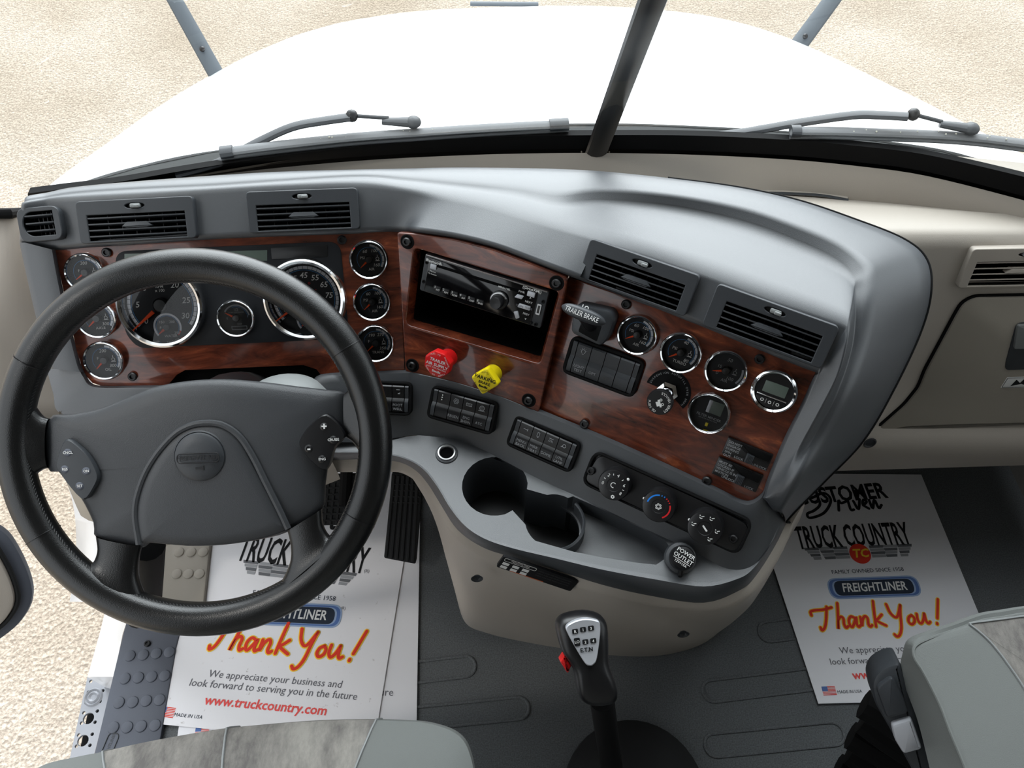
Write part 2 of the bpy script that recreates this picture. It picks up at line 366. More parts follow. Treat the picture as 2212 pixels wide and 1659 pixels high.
# left side: the door stands open, so only the wall behind the opening, the header and the white body sill
struct('wall_left', join(wbox(XL - .08, XL, -.94, -.5, -.2, 1.74), wbox(XL - .08, XL, -.5, .5, 1.56, 1.74)), 'headliner')
sl = [atz(204, 1628, 0), atz(246, 1462, 0), atz(265, 1369, 0), atz(330, 1180, 0)]
so_ = [atz(202, 1628, -.10), atz(243, 1462, -.10), atz(189, 1462, -.12), atz(216, 1366, -.12), atz(264, 1170, -.12)]
dn_ = lambda P, z: [p + A([0, 0, z]) for p in P]
body = join(loft([[sl[1], sl[2], sl[3]], [so_[2], so_[3], so_[4]], dn_([so_[2], so_[3], so_[4]], -.3)]), loft([[sl[0] + A([0, -.6, 0]), sl[0], sl[1]], dn_([sl[0] + A([0, -.6, 0]), sl[0], sl[1]], -.4)]), loft([[sl[1], so_[2]], dn_([sl[1], so_[2]], -.4)]))
struct('trim_2', body, 'hood', ang=20)
# white door jamb seen through the wheel
jm = []
for zz, pts in ((None, None),):
    a = [atd(x, y, 1.40) for x, y in ((120, 985), (150, 1060), (163, 1130), (163, 1230), (150, 1300))]
    b = [atd(x, y, 1.36) for x, y in ((200, 985), (206, 1060), (212, 1130), (216, 1230), (222, 1300))]
    c = [p + A([.02, .10, -.06]) for p in b]; d = [p + A([-.02, .22, -.05]) for p in a]
    jm = loft([spl(r, 5) for r in (d, a, b, c)])
struct('trim_3', jm, 'hood', ang=50)
# windscreen, its black lower band and the centre post
frl = [(60, 425), (130, 412), (250, 396), (400, 377), (600, 354), (800, 337), (1000, 327), (1150, 323), (1300, 322), (1500, 326), (1700, 336), (1850, 350), (2000, 371), (2212, 424), (2330, 460)]
fru = [(60, 418), (130, 409), (250, 394), (400, 368), (600, 337), (800, 314), (1000, 300), (1150, 294), (1300, 292), (1500, 293), (1700, 302), (1850, 315), (2000, 334), (2212, 382), (2330, 415)]
rl = spl([atz(x, y, .735) for x, y in frl], 5); ru = spl([atz(x, y, .765) for x, y in fru], 5)
struct('trim_4', loft([rl, ru, [p + A([0, .012, 0]) for p in ru], [p + A([0, .012, -.02]) for p in rl]]), 'matt')
LEAN = A([0, -.55, .83])
gtop = [p + LEAN * ((1.36 - p[2]) / .83) for p in ru]
struct('window_1', loft([[p + A([0, .006, 0]) for p in ru], gtop]), 'glass', ang=60)
pb = atz(1293, 316, .745); pt_ = atd(1412, -6, .86); pd = (pt_ - pb) / np.linalg.norm(pt_ - pb)
struct('trim_5', tube([pb - pd * .02, pb, pt_, pb + pd * 1.0], .0165, 12, flat=.55, up=(0, -1, .3)), 'black')
# beige ledge between the windscreen and the dash top
rl2 = [p + A([0, -.004, -.004]) for p in rl]
struct('trim_6', loft([rl2, [p + A([0, -.012, -.012]) for p in rl], [p + A([0, -.03, -.06]) for p in rl], [p + A([0, -.10 if p[0] < .45 else -.035, -.10]) for p in rl]]), 'beige', ang=60)
for x in (1256, 1316):
    p = atz(x, 333, .72); struct('trim_7', tube([atz(x, 327, .73), atz(x + 1, 372, .685)], .0012, 6), 'beige_dark')
# left pillar trim with the black door seal on top
pc = [[(-90, 466), (-20, 468), (42, 466), (58, 500)], [(-90, 560), (-20, 560), (40, 570), (90, 600)], [(-90, 700), (-20, 720), (40, 760), (115, 720)], [(-90, 850), (-20, 860), (70, 860), (140, 870)], [(-90, 940), (0, 950), (80, 940), (150, 930)]]
dd = [[1.24, 1.27, 1.30, 1.36], [1.22, 1.26, 1.31, 1.38], [1.21, 1.25, 1.31, 1.37], [1.21, 1.25, 1.31, 1.36], [1.21, 1.26, 1.31, 1.36]]
pr = [spl([atd(x, y, d) for (x, y), d in zip(r, q)], 5) for r, q in zip(pc, dd)]
for r in pr: r[:0] = [r[0] + A([-.13, .42, -.02]), r[0] + A([-.13, .16, -.01]), r[0] + A([-.10, .03, 0])]
struct('trim_8', loft(pr + [[p + A([0, .10, -.30]) for p in pr[-1]]]), 'beige', ang=60)
struct('trim_1', tube([atd(-95, 462, 1.24) + A([-.13, .42, -.02]), atd(-95, 462, 1.24) + A([-.13, .16, -.01]), atd(-95, 462, 1.24) + A([-.10, .03, 0]), atd(-90, 462, 1.24), atd(20, 461, 1.28), atd(60, 458, 1.34)], .0085, 10), 'matt')

# ================================================================== outside: hood, cowl, wipers, mirror arms
XC = .12
hp = [(108, 413), (200, 373), (300, 343), (450, 311), (700, 281), (1000, 259), (1200, 251), (1400, 251), (1700, 266), (1900, 286), (2050, 311), (2212, 362), (2300, 396)]
hz = [.58, .615, .64, .66, .675, .685, .69, .69, .685, .67, .65, .60, .57]
h0 = [atz(x, y, z) for (x, y), z in zip(hp, hz)]
NS = len(h0); S_ = [-1 + 2 * i / (NS - 1) for i in range(NS)]
rows = [[p + A([0, -.004, -.03]) for p in h0], h0]
for Y, zc, ze, hw, in ((1.36, .625, .47, .86), (1.6, .545, .385, .835), (1.83, .455, .30, .80), (2.05, .338, .22, .735), (2.25, .228, .15, .67), (2.43, .128, .075, .60), (2.55, .062, .025, .53), (2.66, -.002, -.03, .43), (2.71, -.04, -.06, .34), (2.73, -.10, -.12, .32), (2.74, -.6, -.6, .32)):
    rows.append([A([XC + hw * s, Y + (.06 if Y < 2.7 else 0) * (abs(s) > .99) * 0, zc - (zc - ze) * abs(s) ** 3.2]) for s in S_])
# the sides fall to the fenders
full = []
for r in rows:
    l = [r[0] + A([-.012, 0, -.05]), r[0] + A([-.015, 0, -.5])]; q = [r[-1] + A([.012, 0, -.05]), r[-1] + A([.015, 0, -.5])]
    full.append([l[1], l[0]] + list(r) + q)
t = T('truck_hood', 'white painted truck hood sloping away beyond the windshield', 'hood', (XC, 1.9, .3))
sm = [spl(r, 4) for r in full]; sm = [list(c) for c in zip(*[spl(list(c), 4) for c in zip(*sm)])]
t.wpart('hood_shell', loft(sm), 'hood', ang=70)
e0, e1 = atz(1016, 8, -.012), atz(1163, 9, -.012)
t.wpart('emblem_bar', tube([e0, e1], .011, 12, flat=.6), 'mirror', 'dark grey bar across the nose of the hood')
# black plastic cowl between hood and glass
cxs = np.linspace(104, 2300, 70); cg = []
hx_, hy_ = zip(*hp); fx_, fy_ = zip(*fru)
HE = [atz(x, np.interp(x, hx_, hy_), np.interp(x, hx_, hz)) + A([0, -.004, -.010]) for x in cxs]
CE = [atz(x, np.interp(x, fx_, fy_), .765) + A([0, .014, -.02]) for x in cxs]
for k in (0, .10, .25, .5, .8, 1.0): cg.append([c * (1 - k) + h * k + A([0, 0, -.022 * sin(pi * min(1, k * 1.2)) if k < .83 else 0]) for c, h in zip(CE, HE)])
t = T('windshield_cowl', 'black plastic cowl strip between white hood and windshield', 'cowl', (XC, 1.05, .66))
t.wpart('cowl_panel', loft(cg), 'cowl', ang=60)
t.wpart('cowl_slats', join(*[tube([h + A([0, -.004, .0]), h * .6 + c * .4 + A([0, 0, -.016])], .003, 6) for c, h in list(zip(CE, HE))[6:64]]), 'cowl')

def wiper(label, blade, arm, knuck, rod, conn, caps, zb=.775):
    B = [atz(x, y, zb) for x, y in blade]; t = T('wiper', label, 'wiper', B[len(B) // 2], 'windshield wipers')
    bs = spl(B, 6)
    t.wpart('blade', tube(bs, .0085, 10, flat=.55), 'blade')
    t.wpart('blade_ridge', tube([p + A([0, -.004, -.007]) for p in bs], .0035, 8), 'blade')
    for i in caps:
        p, q = bs[i], bs[i + (3 if i == 0 else -3)]; t.wpart('end_cap', tube([p, p * .55 + q * .45], .0105, 10, flat=.75), 'dark')
    ar = [atz(x, y, z) for x, y, z in arm]
    t.wpart('arm', tube(spl(ar, 4), [.007] * 4 + [.008] * (len(spl(ar, 4)) - 4), 8, flat=.6), 'dark')
    k = atz(*knuck); t.wpart('hinge', mv(sphere(.009, n=12), *k), 'black')
    t.wpart('rod', tube([k] + [atz(*r) for r in rod], .0028, 8), 'dark')
    c0, c1 = atz(*conn[0]), atz(*conn[1])
    t.wpart('connector', join(tube([c0, c1], [.006, .0095], 10, flat=.7), mv(sphere(.0115, n=14, sz=.7), *c1)), 'dark')
    sp = []
    for i in range(26):
        k = random.uniform(.3, .95); p = bs[int(k * (len(bs) - 1))] + A([random.uniform(-.01, .01), random.uniform(-.004, 0), .004 + random.uniform(-.008, .002)])
        sp.append(mv(sphere(random.uniform(.0006, .0016), n=6), *p))
    t.wpart('dust_specks', join(*sp), 'dust', 'pale dust specks on the rubber')
wiper('black wiper lying across the windshield base left of centre post', [(476, 330), (600, 314), (760, 297), (900, 287), (1050, 277), (1228, 268)],
      [(380, 378, .755), (471, 352, .76), (560, 306, .775), (632, 274, .79), (700, 261, .797), (757, 253, .80)], (760, 250, .80), [(840, 255, .79)], [(826, 262, .787), (893, 264, .787)], (0, -1))
wiper('black wiper lying along the windshield base right of centre post', [(1708, 283), (1800, 284), (1900, 287), (2031, 292), (2120, 299), (2225, 312)],
      [(1545, 293, .757), (1640, 280, .76), (1720, 266, .775), (1842, 249, .79), (1900, 249, .795), (1961, 252, .80)], (1973, 247, .80), [(2035, 263, .79)], [(2030, 268, .787), (2098, 278, .787)], (0,))
def mirror_arm(label, base, top, zb, dt, w):
    a = atz(*base, zb); b = atd(*top, dt); t = T('hood_mirror_arm', label, 'mirror arm', a, 'hood mirror arms')
    d = (b - a) / np.linalg.norm(b - a)
    t.wpart('arm', tube([a - d * .06, a, b, b + d * .25], [w, w, w * .92, w * .85], 14, flat=.55), 'mirror')
    p = a + d * .045; t.wpart('bolt', mv(sphere(.007, n=12), *(toward(p, w * .9))), 'black')
mirror_arm('blue grey mirror arm rising from the left fender', (457, 142), (372, -10), .30, 2.0, .021)
mirror_arm('blue grey mirror arm rising from the right fender', (1716, 110), (1803, -8), .255, 2.12, .026)
# ================================================================== dashboard moulding
t = T('dashboard', 'charcoal grained dashboard wrapping around the driver and centre', 'dashboard', (-.1, .8, .6))
DASH = t
cols = [
 ((42,524,fA),(46,447),(52,440),(53,437),(62,428)), ((115,537,fA),(100,433),(100,428),(100,425),(110,415)), ((200,531,fA),(165,428),(165,418),(165,415),(170,403)),
 ((330,523,fA),(300,421),(300,409),(300,406),(300,391)), ((460,514,fA),(450,412),(450,402),(450,399),(450,380)), ((600,508,fA),(600,403),(600,392),(600,389),(600,371)),
 ((740,503,fA),(775,398),(775,382),(775,379),(775,366)), ((860,498,fA),(880,412),(880,390),(880,386),(880,364)), ((905,500,fB),(960,428),(960,398),(960,394),(960,362)),
 ((990,513,fB),(1040,445),(1040,406),(1040,402),(1040,362)), ((1070,533,fB),(1120,468),(1120,416),(1120,411),(1120,363)), ((1150,563,fB),(1200,492),(1206,434),(1206,424),(1205,365)),
 ((1232,594,fB),(1275,512),(1306,430),(1306,416),(1300,370)), ((1380,650,fC),(1390,548),(1456,443),(1456,428),(1440,384)), ((1510,700,fC),(1512,590),(1606,475),(1606,457),(1590,404)),
 ((1640,753,fC),(1660,645),(1723,517),(1723,497),(1720,432)), ((1730,790,fC),(1760,678),(1805,556),(1808,534),(1840,472)), ((1765,803,fC),(1822,700),(1843,592),(1860,577),(1950,516)),
 ((1762,812,fC),(1830,712),(1848,624),(1870,614),(2000,560)), ((1752,832,fC),(1828,745),(1850,670),(1862,668),(2010,625)), ((1730,880,fC),(1810,810),(1842,750),(1850,750),(1990,710)),
 ((1695,950,fC),(1772,885),(1810,850),(1820,850),(1935,830)), ((1662,1030,fC),(1725,970),(1760,945),(1770,945),(1865,950)), ((1650,1068,fC),(1690,1045),(1715,1030),(1725,1030),(1780,1040)),
 ((1650,1078,fC),(1668,1092),(1684,1094),(1690,1096),(1702,1120)), ((1654,1090,fC),(1672,1106),(1686,1108),(1692,1110),(1704,1130))]
z4 = [.785] * 14 + [.785, .782, .778, .772, .762, .745, .71, .665, .615, .572, .54, .50]
R0, R0b, R1, R2, R3, R4, R5, R6 = [], [], [], [], [], [], [], []
for i, (a, b, c, d, e) in enumerate(cols):
    x, y, f = a; flank = i >= 18
    tk = -.03 if i == 25 else 0; R0.append(f.hit(x - (3 if flank else 0), y + (0 if flank else 3), .0004 + tk)); R0b.append(f.hit(x + (4 if flank else 0), y - (0 if flank else 4), .010 + 1.2 * tk))
    if not flank:
        R1.append(atz(*b, .795)); k = 1 if 11 <= i else 0
        R2.append(atz(*c, (.7925 if i == 11 else .787 if i == 12 else .784) if k else .793)); R3.append(atz(*d, .795 if k else .794))
    else:
        if i < 23:
            q = i - 18; R1.append(atz(*b, (.793, .784, .758, .722, .677)[q])); R2.append(atz(*c, (.783, .776, .754, .724, .684)[q])); R3.append(atz(*d, (.790, .780, .756, .726, .686)[q]))
        else: R1.append(fC.hit(*b, .022 if i < 24 else .008 + 1.3 * tk)); R2.append(fC.hit(*c, .028 if i < 24 else .012 + 1.3 * tk)); R3.append(fC.hit(*d, .029 if i < 24 else .012 + 1.3 * tk))
    p = atz(*e, z4[i]); R4.append(p); o = A([.02, .03, -.05]) if i >= 17 else A([0, .05, -.05])
    R5.append(p + o); R6.append(p + o * 1.2 + A([0, .02, -.12]))
grid = [R0, R0b, R1, R2, R3, R4, R5, R6]
for r in grid: r.insert(0, r[0] + A([.0, .05, -.065]))
grid = [spl(r, 12) for r in grid]
# round the brow and the rear edge a little with extra rows
def between(r, q, k, up): return [a * (1 - k) + b * k + A([0, 0, up]) for a, b in zip(r, q)]
g2 = [grid[0]]
def more(a, b, n, up=0.0): return [between(a, b, q / n, up * sin(pi * q / n)) for q in range(1, n)]
g2 += [grid[1]] + more(grid[1], grid[2], 12) + [grid[2]] + more(grid[2], grid[3], 4, .002) + [grid[3], grid[4]] + more(grid[4], grid[5], 5, .003) + [grid[5], grid[6], grid[7]]
hood_g = loft(g2)
VENTS = [(fVA, [(40, 453), (131, 441), (136, 519), (44, 523)]), (fVA, [(166, 436), (419, 423), (424, 514), (174, 527)]), (fVA, [(530, 414), (774, 406), (776, 494), (540, 505)]),
         (fVC, [(1276, 514), (1513, 596), (1480, 684), (1249, 602)]), (fVC, [(1546, 611), (1811, 704), (1776, 799), (1521, 702)])]
keep = []
VF = [(lambda M, w, h: (M.inverted(), w, h))(*quad_fit(f, q, .007)) for f, q in VENTS]
for fc in hood_g[1]:      # openings behind the air vents
    c = Vector([sum(hood_g[0][i][k] for i in fc) / 4 for k in range(3)])
    if not any(abs((I @ c)[0]) < w / 2 - .005 and abs((I @ c)[1]) < h / 2 - .004 and abs((I @ c)[2]) < .05 for I, w, h in VF): keep.append(fc)
t.wpart('dash_hood', (hood_g[0], keep), 'dash', ang=180)
t.wpart('edge_gap', tube(spl([p + A([.002, .001, -.001]) for p in R4[14:]], 8), .0016, 8), 'matt')
# left upright beside the gauges
lc = [((117, 539), (42, 524), (38, 520)), ((128, 600), (56, 590), (50, 590)), ((145, 680), (74, 670), (68, 670)), ((160, 745), (90, 735), (84, 736)), ((172, 790), (102, 782), (96, 784)), ((178, 804), (108, 797), (101, 800))]
rws = [[], [], [], [], []]
for a, b, c in lc:
    rws[0].append(fA.hit(a[0] + 3, a[1], .0004)); rws[1].append(fA.hit(a[0] - 5, a[1], .016)); rws[2].append(fA.hit(b[0] + 12, b[1], .022)); rws[3].append(fA.hit(*b, .015)); rws[4].append(fA.hit(*c, .0) + A([.0, .05, -.065]))
t.wpart('side_upright', loft([spl(r, 5) for r in rws]), 'dash', ang=50)
# lower strip that carries the switch banks
lo = [((172,790,fA),(98,785)), ((182,812,fA),(115,850)), ((207,834,fA),(132,893)), ((300,835,fA),(240,905)), ((362,836,fA),(360,910)), ((400,846,fA),(420,925)), ((520,846,fA),(520,945)), ((655,842,fA),(640,955)),
      ((694,812,fA),(720,955)), ((780,805,fA),(800,955)), ((874,801,fA),(860,945)), ((903,804,fB),(905,940)), ((986,823,fB),(985,948)), ((1060,846,fB),(1050,975)), ((1097,859,fB),(1090,996)), ((1162,886,fB),(1165,1035)),
      ((1300,943,fC),(1270,1083)), ((1450,1010,fC),(1400,1145)), ((1550,1057,fC),(1500,1192)), ((1593,1079,fC),(1570,1228)), ((1620,1085,fC),(1620,1225)), ((1645,1070,fC),(1660,1180)), ((1655,1045,fC),(1690,1118))]
zs = [.60, .585, .57, .565, .56, .555, .55, .545, .54, .535, .532] + [.53] * 9 + [.53, .535, .54]
W0, W1, W2, W3, SB = [], [], [], [], []
for i, ((x, y, f), s) in enumerate(lo):
    b = atz(*s, zs[i]); cdx, cdy = ((500 if i < 11 else x) - x), -150; cl_ = sqrt(cdx * cdx + cdy * cdy); a = f.hit(x + 4 * cdx / cl_, y + 4 * cdy / cl_, .0004); a1 = f.hit(x, y, .006); k = 1 - .0 * i
    W0.append(a); W1.append(a1 + (b - a1) * .03 + f.n * .001); W2.append(a1 + (b - a1) * .12 + f.n * .002); W3.append(a1 + (b - a1) * .75 + f.n * .001); SB.append(b)
KM = 6
t.wpart('switch_strip', loft([spl(r, KM) for r in (W0, W1, W2, W3, SB)]), 'dash', ang=50)
# tray deck with the cup holder opening
front = [(1660,1180),(1625,1225),(1590,1245),(1520,1258),(1420,1243),(1300,1222),(1200,1200),(1110,1180),(1050,1160),(1010,1135),(978,1100),(948,1050),(915,1010),(875,988),(830,978),(780,974),(720,973),(640,970)]
lower = [(1675,1178),(1632,1245),(1598,1275),(1520,1302),(1405,1287),(1300,1263),(1200,1231),(1100,1202),(1040,1181),(988,1144),(952,1090),(926,1048),(900,1018),(868,1000),(830,994),(780,992),(720,994),(640,994)]
ZT = .53
tp = lambda x, y: tuple(fT.hit(x, y)[:2])
back = [tp(*lo[i][1]) for i in range(7, 22)]
outer = [p for p in back] + [tuple(q[:2]) for q in spl([fT.hit(x, y) for x, y in front], 4)]
c1 = fT.hit(1069, 1049); c2 = fT.hit(1197, 1124); CR1, CR2 = .0455, .039
def arcp(c, r, a0, a1, n=22): return [(c[0] + r * cos(radians(a0 + (a1 - a0) * i / n)), c[1] + r * sin(radians(a0 + (a1 - a0) * i / n))) for i in range(n + 1)]
dv = A(c2[:2]) - A(c1[:2]); th = math.degrees(atan2(dv[1], dv[0]))
recess = [tp(1238, 1072), tp(1300, 1100), tp(1380, 1138), tp(1435, 1166), tp(1447, 1182), tp(1436, 1207), tp(1418, 1220), tp(1380, 1216), tp(1300, 1204), tp(1240, 1192)]
hole = arcp(c1, CR1, th + 38, th + 322) + [tuple(A(c1[:2]) + .0445 * A([cos(radians(th - 24)), sin(radians(th - 24))])), tuple(A(c2[:2]) + CR2 * A([cos(radians(th + 222)), sin(radians(th + 222))]))] \
     + arcp(c2, CR2, th + 230, th + 262, 4) + [recess[9], recess[8], recess[7], recess[6], recess[5], recess[4], recess[3], recess[2], recess[1], recess[0]] + arcp(c2, CR2, th + 92, th + 136, 4) \
     + [tuple(A(c1[:2]) + .0445 * A([cos(radians(th + 26)), sin(radians(th + 26))]))]
t.wpart('tray_deck', plate(outer, [hole], ZT - .004, ZT, 0.0), 'dash')
hw = ccw(hole)
t.wpart('tray_wall', flip(loft([[(x, y, ZT) for x, y in hw], [(x, y, ZT - .1) for x, y in inset(hw, .003)]], cu=True)), 'dash', ang=40)
t.wpart('tray_floor', slab(inset(ccw([tuple(p) for p in recess] + arcp(c2, CR2 + .001, th - 98, th + 92)), -.004), ZT - .036, ZT - .031), 'dash')
t.wpart('cup_holder_floor', fan(hw, ZT - .098), 'black')
# thin rim standing round the smaller cup on the tray side
g = mv(loft([[(q * cos(a), q * sin(a), z) for a in np.linspace(radians(th - 118), radians(th + 75), 30)] for q, z in ((CR2 - .0005, -.034), (CR2 - .0005, -.004), (CR2 + .001, -.002), (CR2 + .0035, -.004), (CR2 + .004, -.034))]), c2[0], c2[1], ZT)
t.wpart('cup_rim', flip(g), 'dash')
# rolled lip round the tray
rim = [(1.0, .0)]; F_ = [fT.hit(x, y) for x, y in front]; G_ = [atz(x, y, .492) for x, y in lower]
LP = [F_, [f + (g - f) * .3 + A([0, 0, .012]) for f, g in zip(F_, G_)], [f + (g - f) * .55 + A([0, 0, .012]) for f, g in zip(F_, G_)], [f + (g - f) * .8 + A([0, 0, .006]) for f, g in zip(F_, G_)], G_, [g + A([0, .012, -.004]) for g in G_]]
LP[0] = F_; LP[1] = [f + (g - f) * .22 + A([0, 0, .003]) for f, g in zip(F_, G_)]
F2 = [atz((a[0] + b[0]) / 2, (a[1] + b[1]) / 2, .523) for a, b in zip(front, lower)]; LP[2] = F2
LP[3] = [atz(a[0] * .25 + b[0] * .75, a[1] * .25 + b[1] * .75, .510) for a, b in zip(front, lower)]
LP[1] = [atz(a[0] * .8 + b[0] * .2, a[1] * .8 + b[1] * .2, .5305) for a, b in zip(front, lower)]
LP = [[atz(1690, 1118, .54)] + LP[0], [atz(1693, 1118, .538)] + LP[1], [atz(1696, 1119, .53)] + LP[2], [atz(1698, 1120, .52)] + LP[3], [atz(1702, 1121, .51)] + LP[4], [atz(1702, 1121, .505) + A([0, .02, 0])] + LP[5]]
LP = [[atz(*q)] + r for q, r in zip(((1705,1085,.57), (1708,1086,.568), (1711,1087,.56), (1713,1088,.55), (1717,1089,.54), (1718,1089,.53)), LP)]
t.wpart('tray_lip', loft([spl(r, 5) for r in LP]), 'dash', ang=50)

# beige lower console and knee bolster
c = T('center_console', 'beige lower console bulging down to the rubber floor', 'console', (.2, .45, 0))
Hh = [(1738,1088,.545),(1716,1126,.50),(1694,1182,.48),(1650,1252,.475),(1612,1293,.473),(1535,1322,.47),(1405,1309,.47),(1300,1286,.47),(1200,1254,.47),(1097,1224,.468),(1032,1200,.468),(980,1160,.468),(946,1106,.468),(922,1066,.466),(905,1044,.465),(868,1022,.462),(830,1020,.462),(780,1020,.462),(720,1020,.462),(640,1020,.462)]
Fl = [(1716,1120),(1690,1165),(1660,1212),(1628,1272),(1592,1322),(1528,1385),(1440,1414),(1340,1417),(1230,1403),(1120,1384),(1050,1367),(1006,1346),(986,1290),(976,1235),(970,1185)]
top = [atz(1724, 1085, .55), atz(1704, 1122, .505)] + [g + A([0, .004, .0]) for g in G_]
H1 = [atz(*q) for q in Hh]; FL = [atz(x, y, .0) for x, y in Fl]
for k in range(5): FL.append(H1[15 + k] + A([0, .16, -.03]))
mid = [h * .55 + f * .45 + A([0, -.012 if i < 13 else 0, 0]) for i, (h, f) in enumerate(zip(H1, FL))]
mid2 = [h * .2 + f * .8 + A([0, -.004 if i < 13 else 0, 0]) for i, (h, f) in enumerate(zip(H1, FL))]
c.wpart('console_shell', loft([spl(r, 5) for r in (top, [a * .5 + b * .5 + A([0, -.004, 0]) for a, b in zip(top, H1)], H1, [h * .88 + f * .12 + A([0, -.004, 0]) for h, f in zip(H1, FL)], mid, mid2, FL)]), 'beige', ang=60)
def on_console(x, y): # rough distance of the console front for small fixings
    return atz(x, y, .43)
for x, y, z in ((1030, 1226 + 0, .445), (1470, 1345, .40)):
    p = atz(x, y, z); f = Fr(p, nrm(0, 12)); c.wpart('screw_hole', xf(lathe([(.0085, .0045), (.006, .003), (.005, .001), (1e-5, .001)], 20), mat4(p + A([0, -.014, .004]), f.ex, f.ey, f.n)), 'dark')
# ================================================================== air vents
def vent(label, fr, q, slot=(.085, .92, .34, .95), mat='dark', group='dash air vents', nsl=4, slider=True, round_left=False, tilt=84):
    M, w, h = quad_fit(fr, q, .007); t = T('air_vent', label, 'air vent', M, group, fr)
    x0, x1 = -w / 2 + slot[0] * w, -w / 2 + slot[1] * w; y1, y0 = h / 2 - slot[2] * h, h / 2 - slot[3] * h
    sl = [(x0, y0), (x1, y0), (x1, y1), (x0, y1)]
    if round_left:
        k = (y1 - y0) * .42; sl = ccw(rpoly([(x0, y0), (x1, y0), (x1, y1), (x0, y1)], .001, 2)); sl = [(x1, y0), (x1, y1)] + [(x0 + k + k * cos(a) * 1.0, (y0 + y1) / 2 + (y1 - y0) / 2 * sin(a)) for a in np.linspace(pi / 2, 3 * pi / 2, 14)]
    wd = rrect(w, h, .006 if not round_left else .012)
    rec = [circ(.0125, 20, 0, h * .5 - h * .16, .0036)] if slider else []
    t.part('frame', plate(wd, [sl] + rec, -.018, .003, .0012), mat)
    t.part('cavity', join(flip(loft([[(x, y, .001) for x, y in ccw(sl)], [(x, y, -.034) for x, y in ccw(sl)]], cu=True)), fan(sl, -.034)), 'cavity')
    bl, fins = [], []
    for i in range(nsl):
        y = y1 - (y1 - y0) * (i + .62) / (nsl + .25); xl = x0
        if round_left: xl = x0 + .003
        bl.append(xf(slab(rrect(x1 - xl, .0145, .0008, (x0 + x1) / 2 + (xl - x0) / 2, 0, 2), -.0009, .0009, .0004), Matrix.Translation((0, y, -.0045)) @ Matrix.Rotation(radians(tilt), 4, 'X')))
    t.part('louvres', join(*bl), mat)
    for i in range(1, 7): fins.append(box(x0 + (x1 - x0) * i / 7 - .0005, x0 + (x1 - x0) * i / 7 + .0005, y0, y1, -.030, -.016))
    t.part('rear_fins', join(*fins), 'black')
    if slider:
        ym = y1 - (y1 - y0) * (.62 + 1) / (nsl + .25) - .001
        t.part('louvre_tab', slab(rpoly([(-.020, ym - .003), (-.013, ym + .003), (.013, ym + .003), (.020, ym - .003), (.013, ym - .0045), (-.013, ym - .0045)], .001, 2), -.006, .0035, .001), mat)
        yr = h * .34
        t.part('slider_recess', mv(lathe([(.0125, .001), (.011, -.003), (1e-5, -.004)], 24), 0, yr, 0, sy=.29), 'black')
        t.part('slider', join(mv(slab(rrect(.013, .0055, .002), -.003, .0055, .0015), .001, yr, 0), mv(slab(rrect(.008, .004, .0015), .004, .009, .0015), .004, yr - .001, 0)), 'silver' if mat == 'beige' else 'tab')
    return t
vent('round-sided charcoal corner vent at the far left end of the dash', fVA, [(40, 453), (131, 441), (136, 519), (44, 523)], slot=(.12, .84, .13, .84), nsl=3, slider=False, round_left=True)
vent('charcoal air vent above the leftmost gauges', fVA, [(166, 436), (419, 423), (424, 514), (174, 527)])
vent('charcoal air vent above the speedometer', fVA, [(530, 414), (774, 406), (776, 494), (540, 505)])
vent('charcoal air vent above the trailer brake lever', fVC, [(1276, 514), (1513, 596), (1480, 684), (1249, 602)], slot=(.10, .91, .31, .93))
vent('charcoal air vent above the round digital display', fVC, [(1546, 611), (1811, 704), (1776, 799), (1521, 702)], slot=(.12, .91, .31, .93))

# ================================================================== gauges
TG = {}
def bezel(t, R, H):
    t.part('bezel', lathe([(R * 1.0, -.001), (R * 1.0, H * .55), (R * .97, H * .88), (R * .925, H), (R * .87, H * .86), (R * .835, H * .45), (R * .82, .001)], 56), 'chrome')
    t.part('dial_face', lathe([(R * .84, .0012), (1e-5, .0012)], 40), 'dial')
def lensof(t, R, z): t.part('lens', lathe([(R * .86, z), (1e-5, z)], 40), 'lens')
def needle(t, L, ang, z, r, cap, x=0, y=0, nm='needle', tail=.18):
    a = radians(ang); g = slab([(L * tail, -r), (L * tail, r), (L, r * .25), (L, -r * .25)], z, z + .0012, .0003)
    o = t.part(nm, mv(g, x, y, 0, rot=a), 'orange')
    t.part('hub_cap', mv(lathe([(cap, .001), (cap, z + .001), (cap * .8, z + .0026), (1e-5, z + .003)], 24), x, y), 'black')
def ticks(r0, r1, a0, a1, n, w, z=.0016): return join(*[mv(box(r0, r1, -w / 2, w / 2, z, z + .0001), rot=radians(a0 + (a1 - a0) * i / (n - 1))) for i in range(n)])
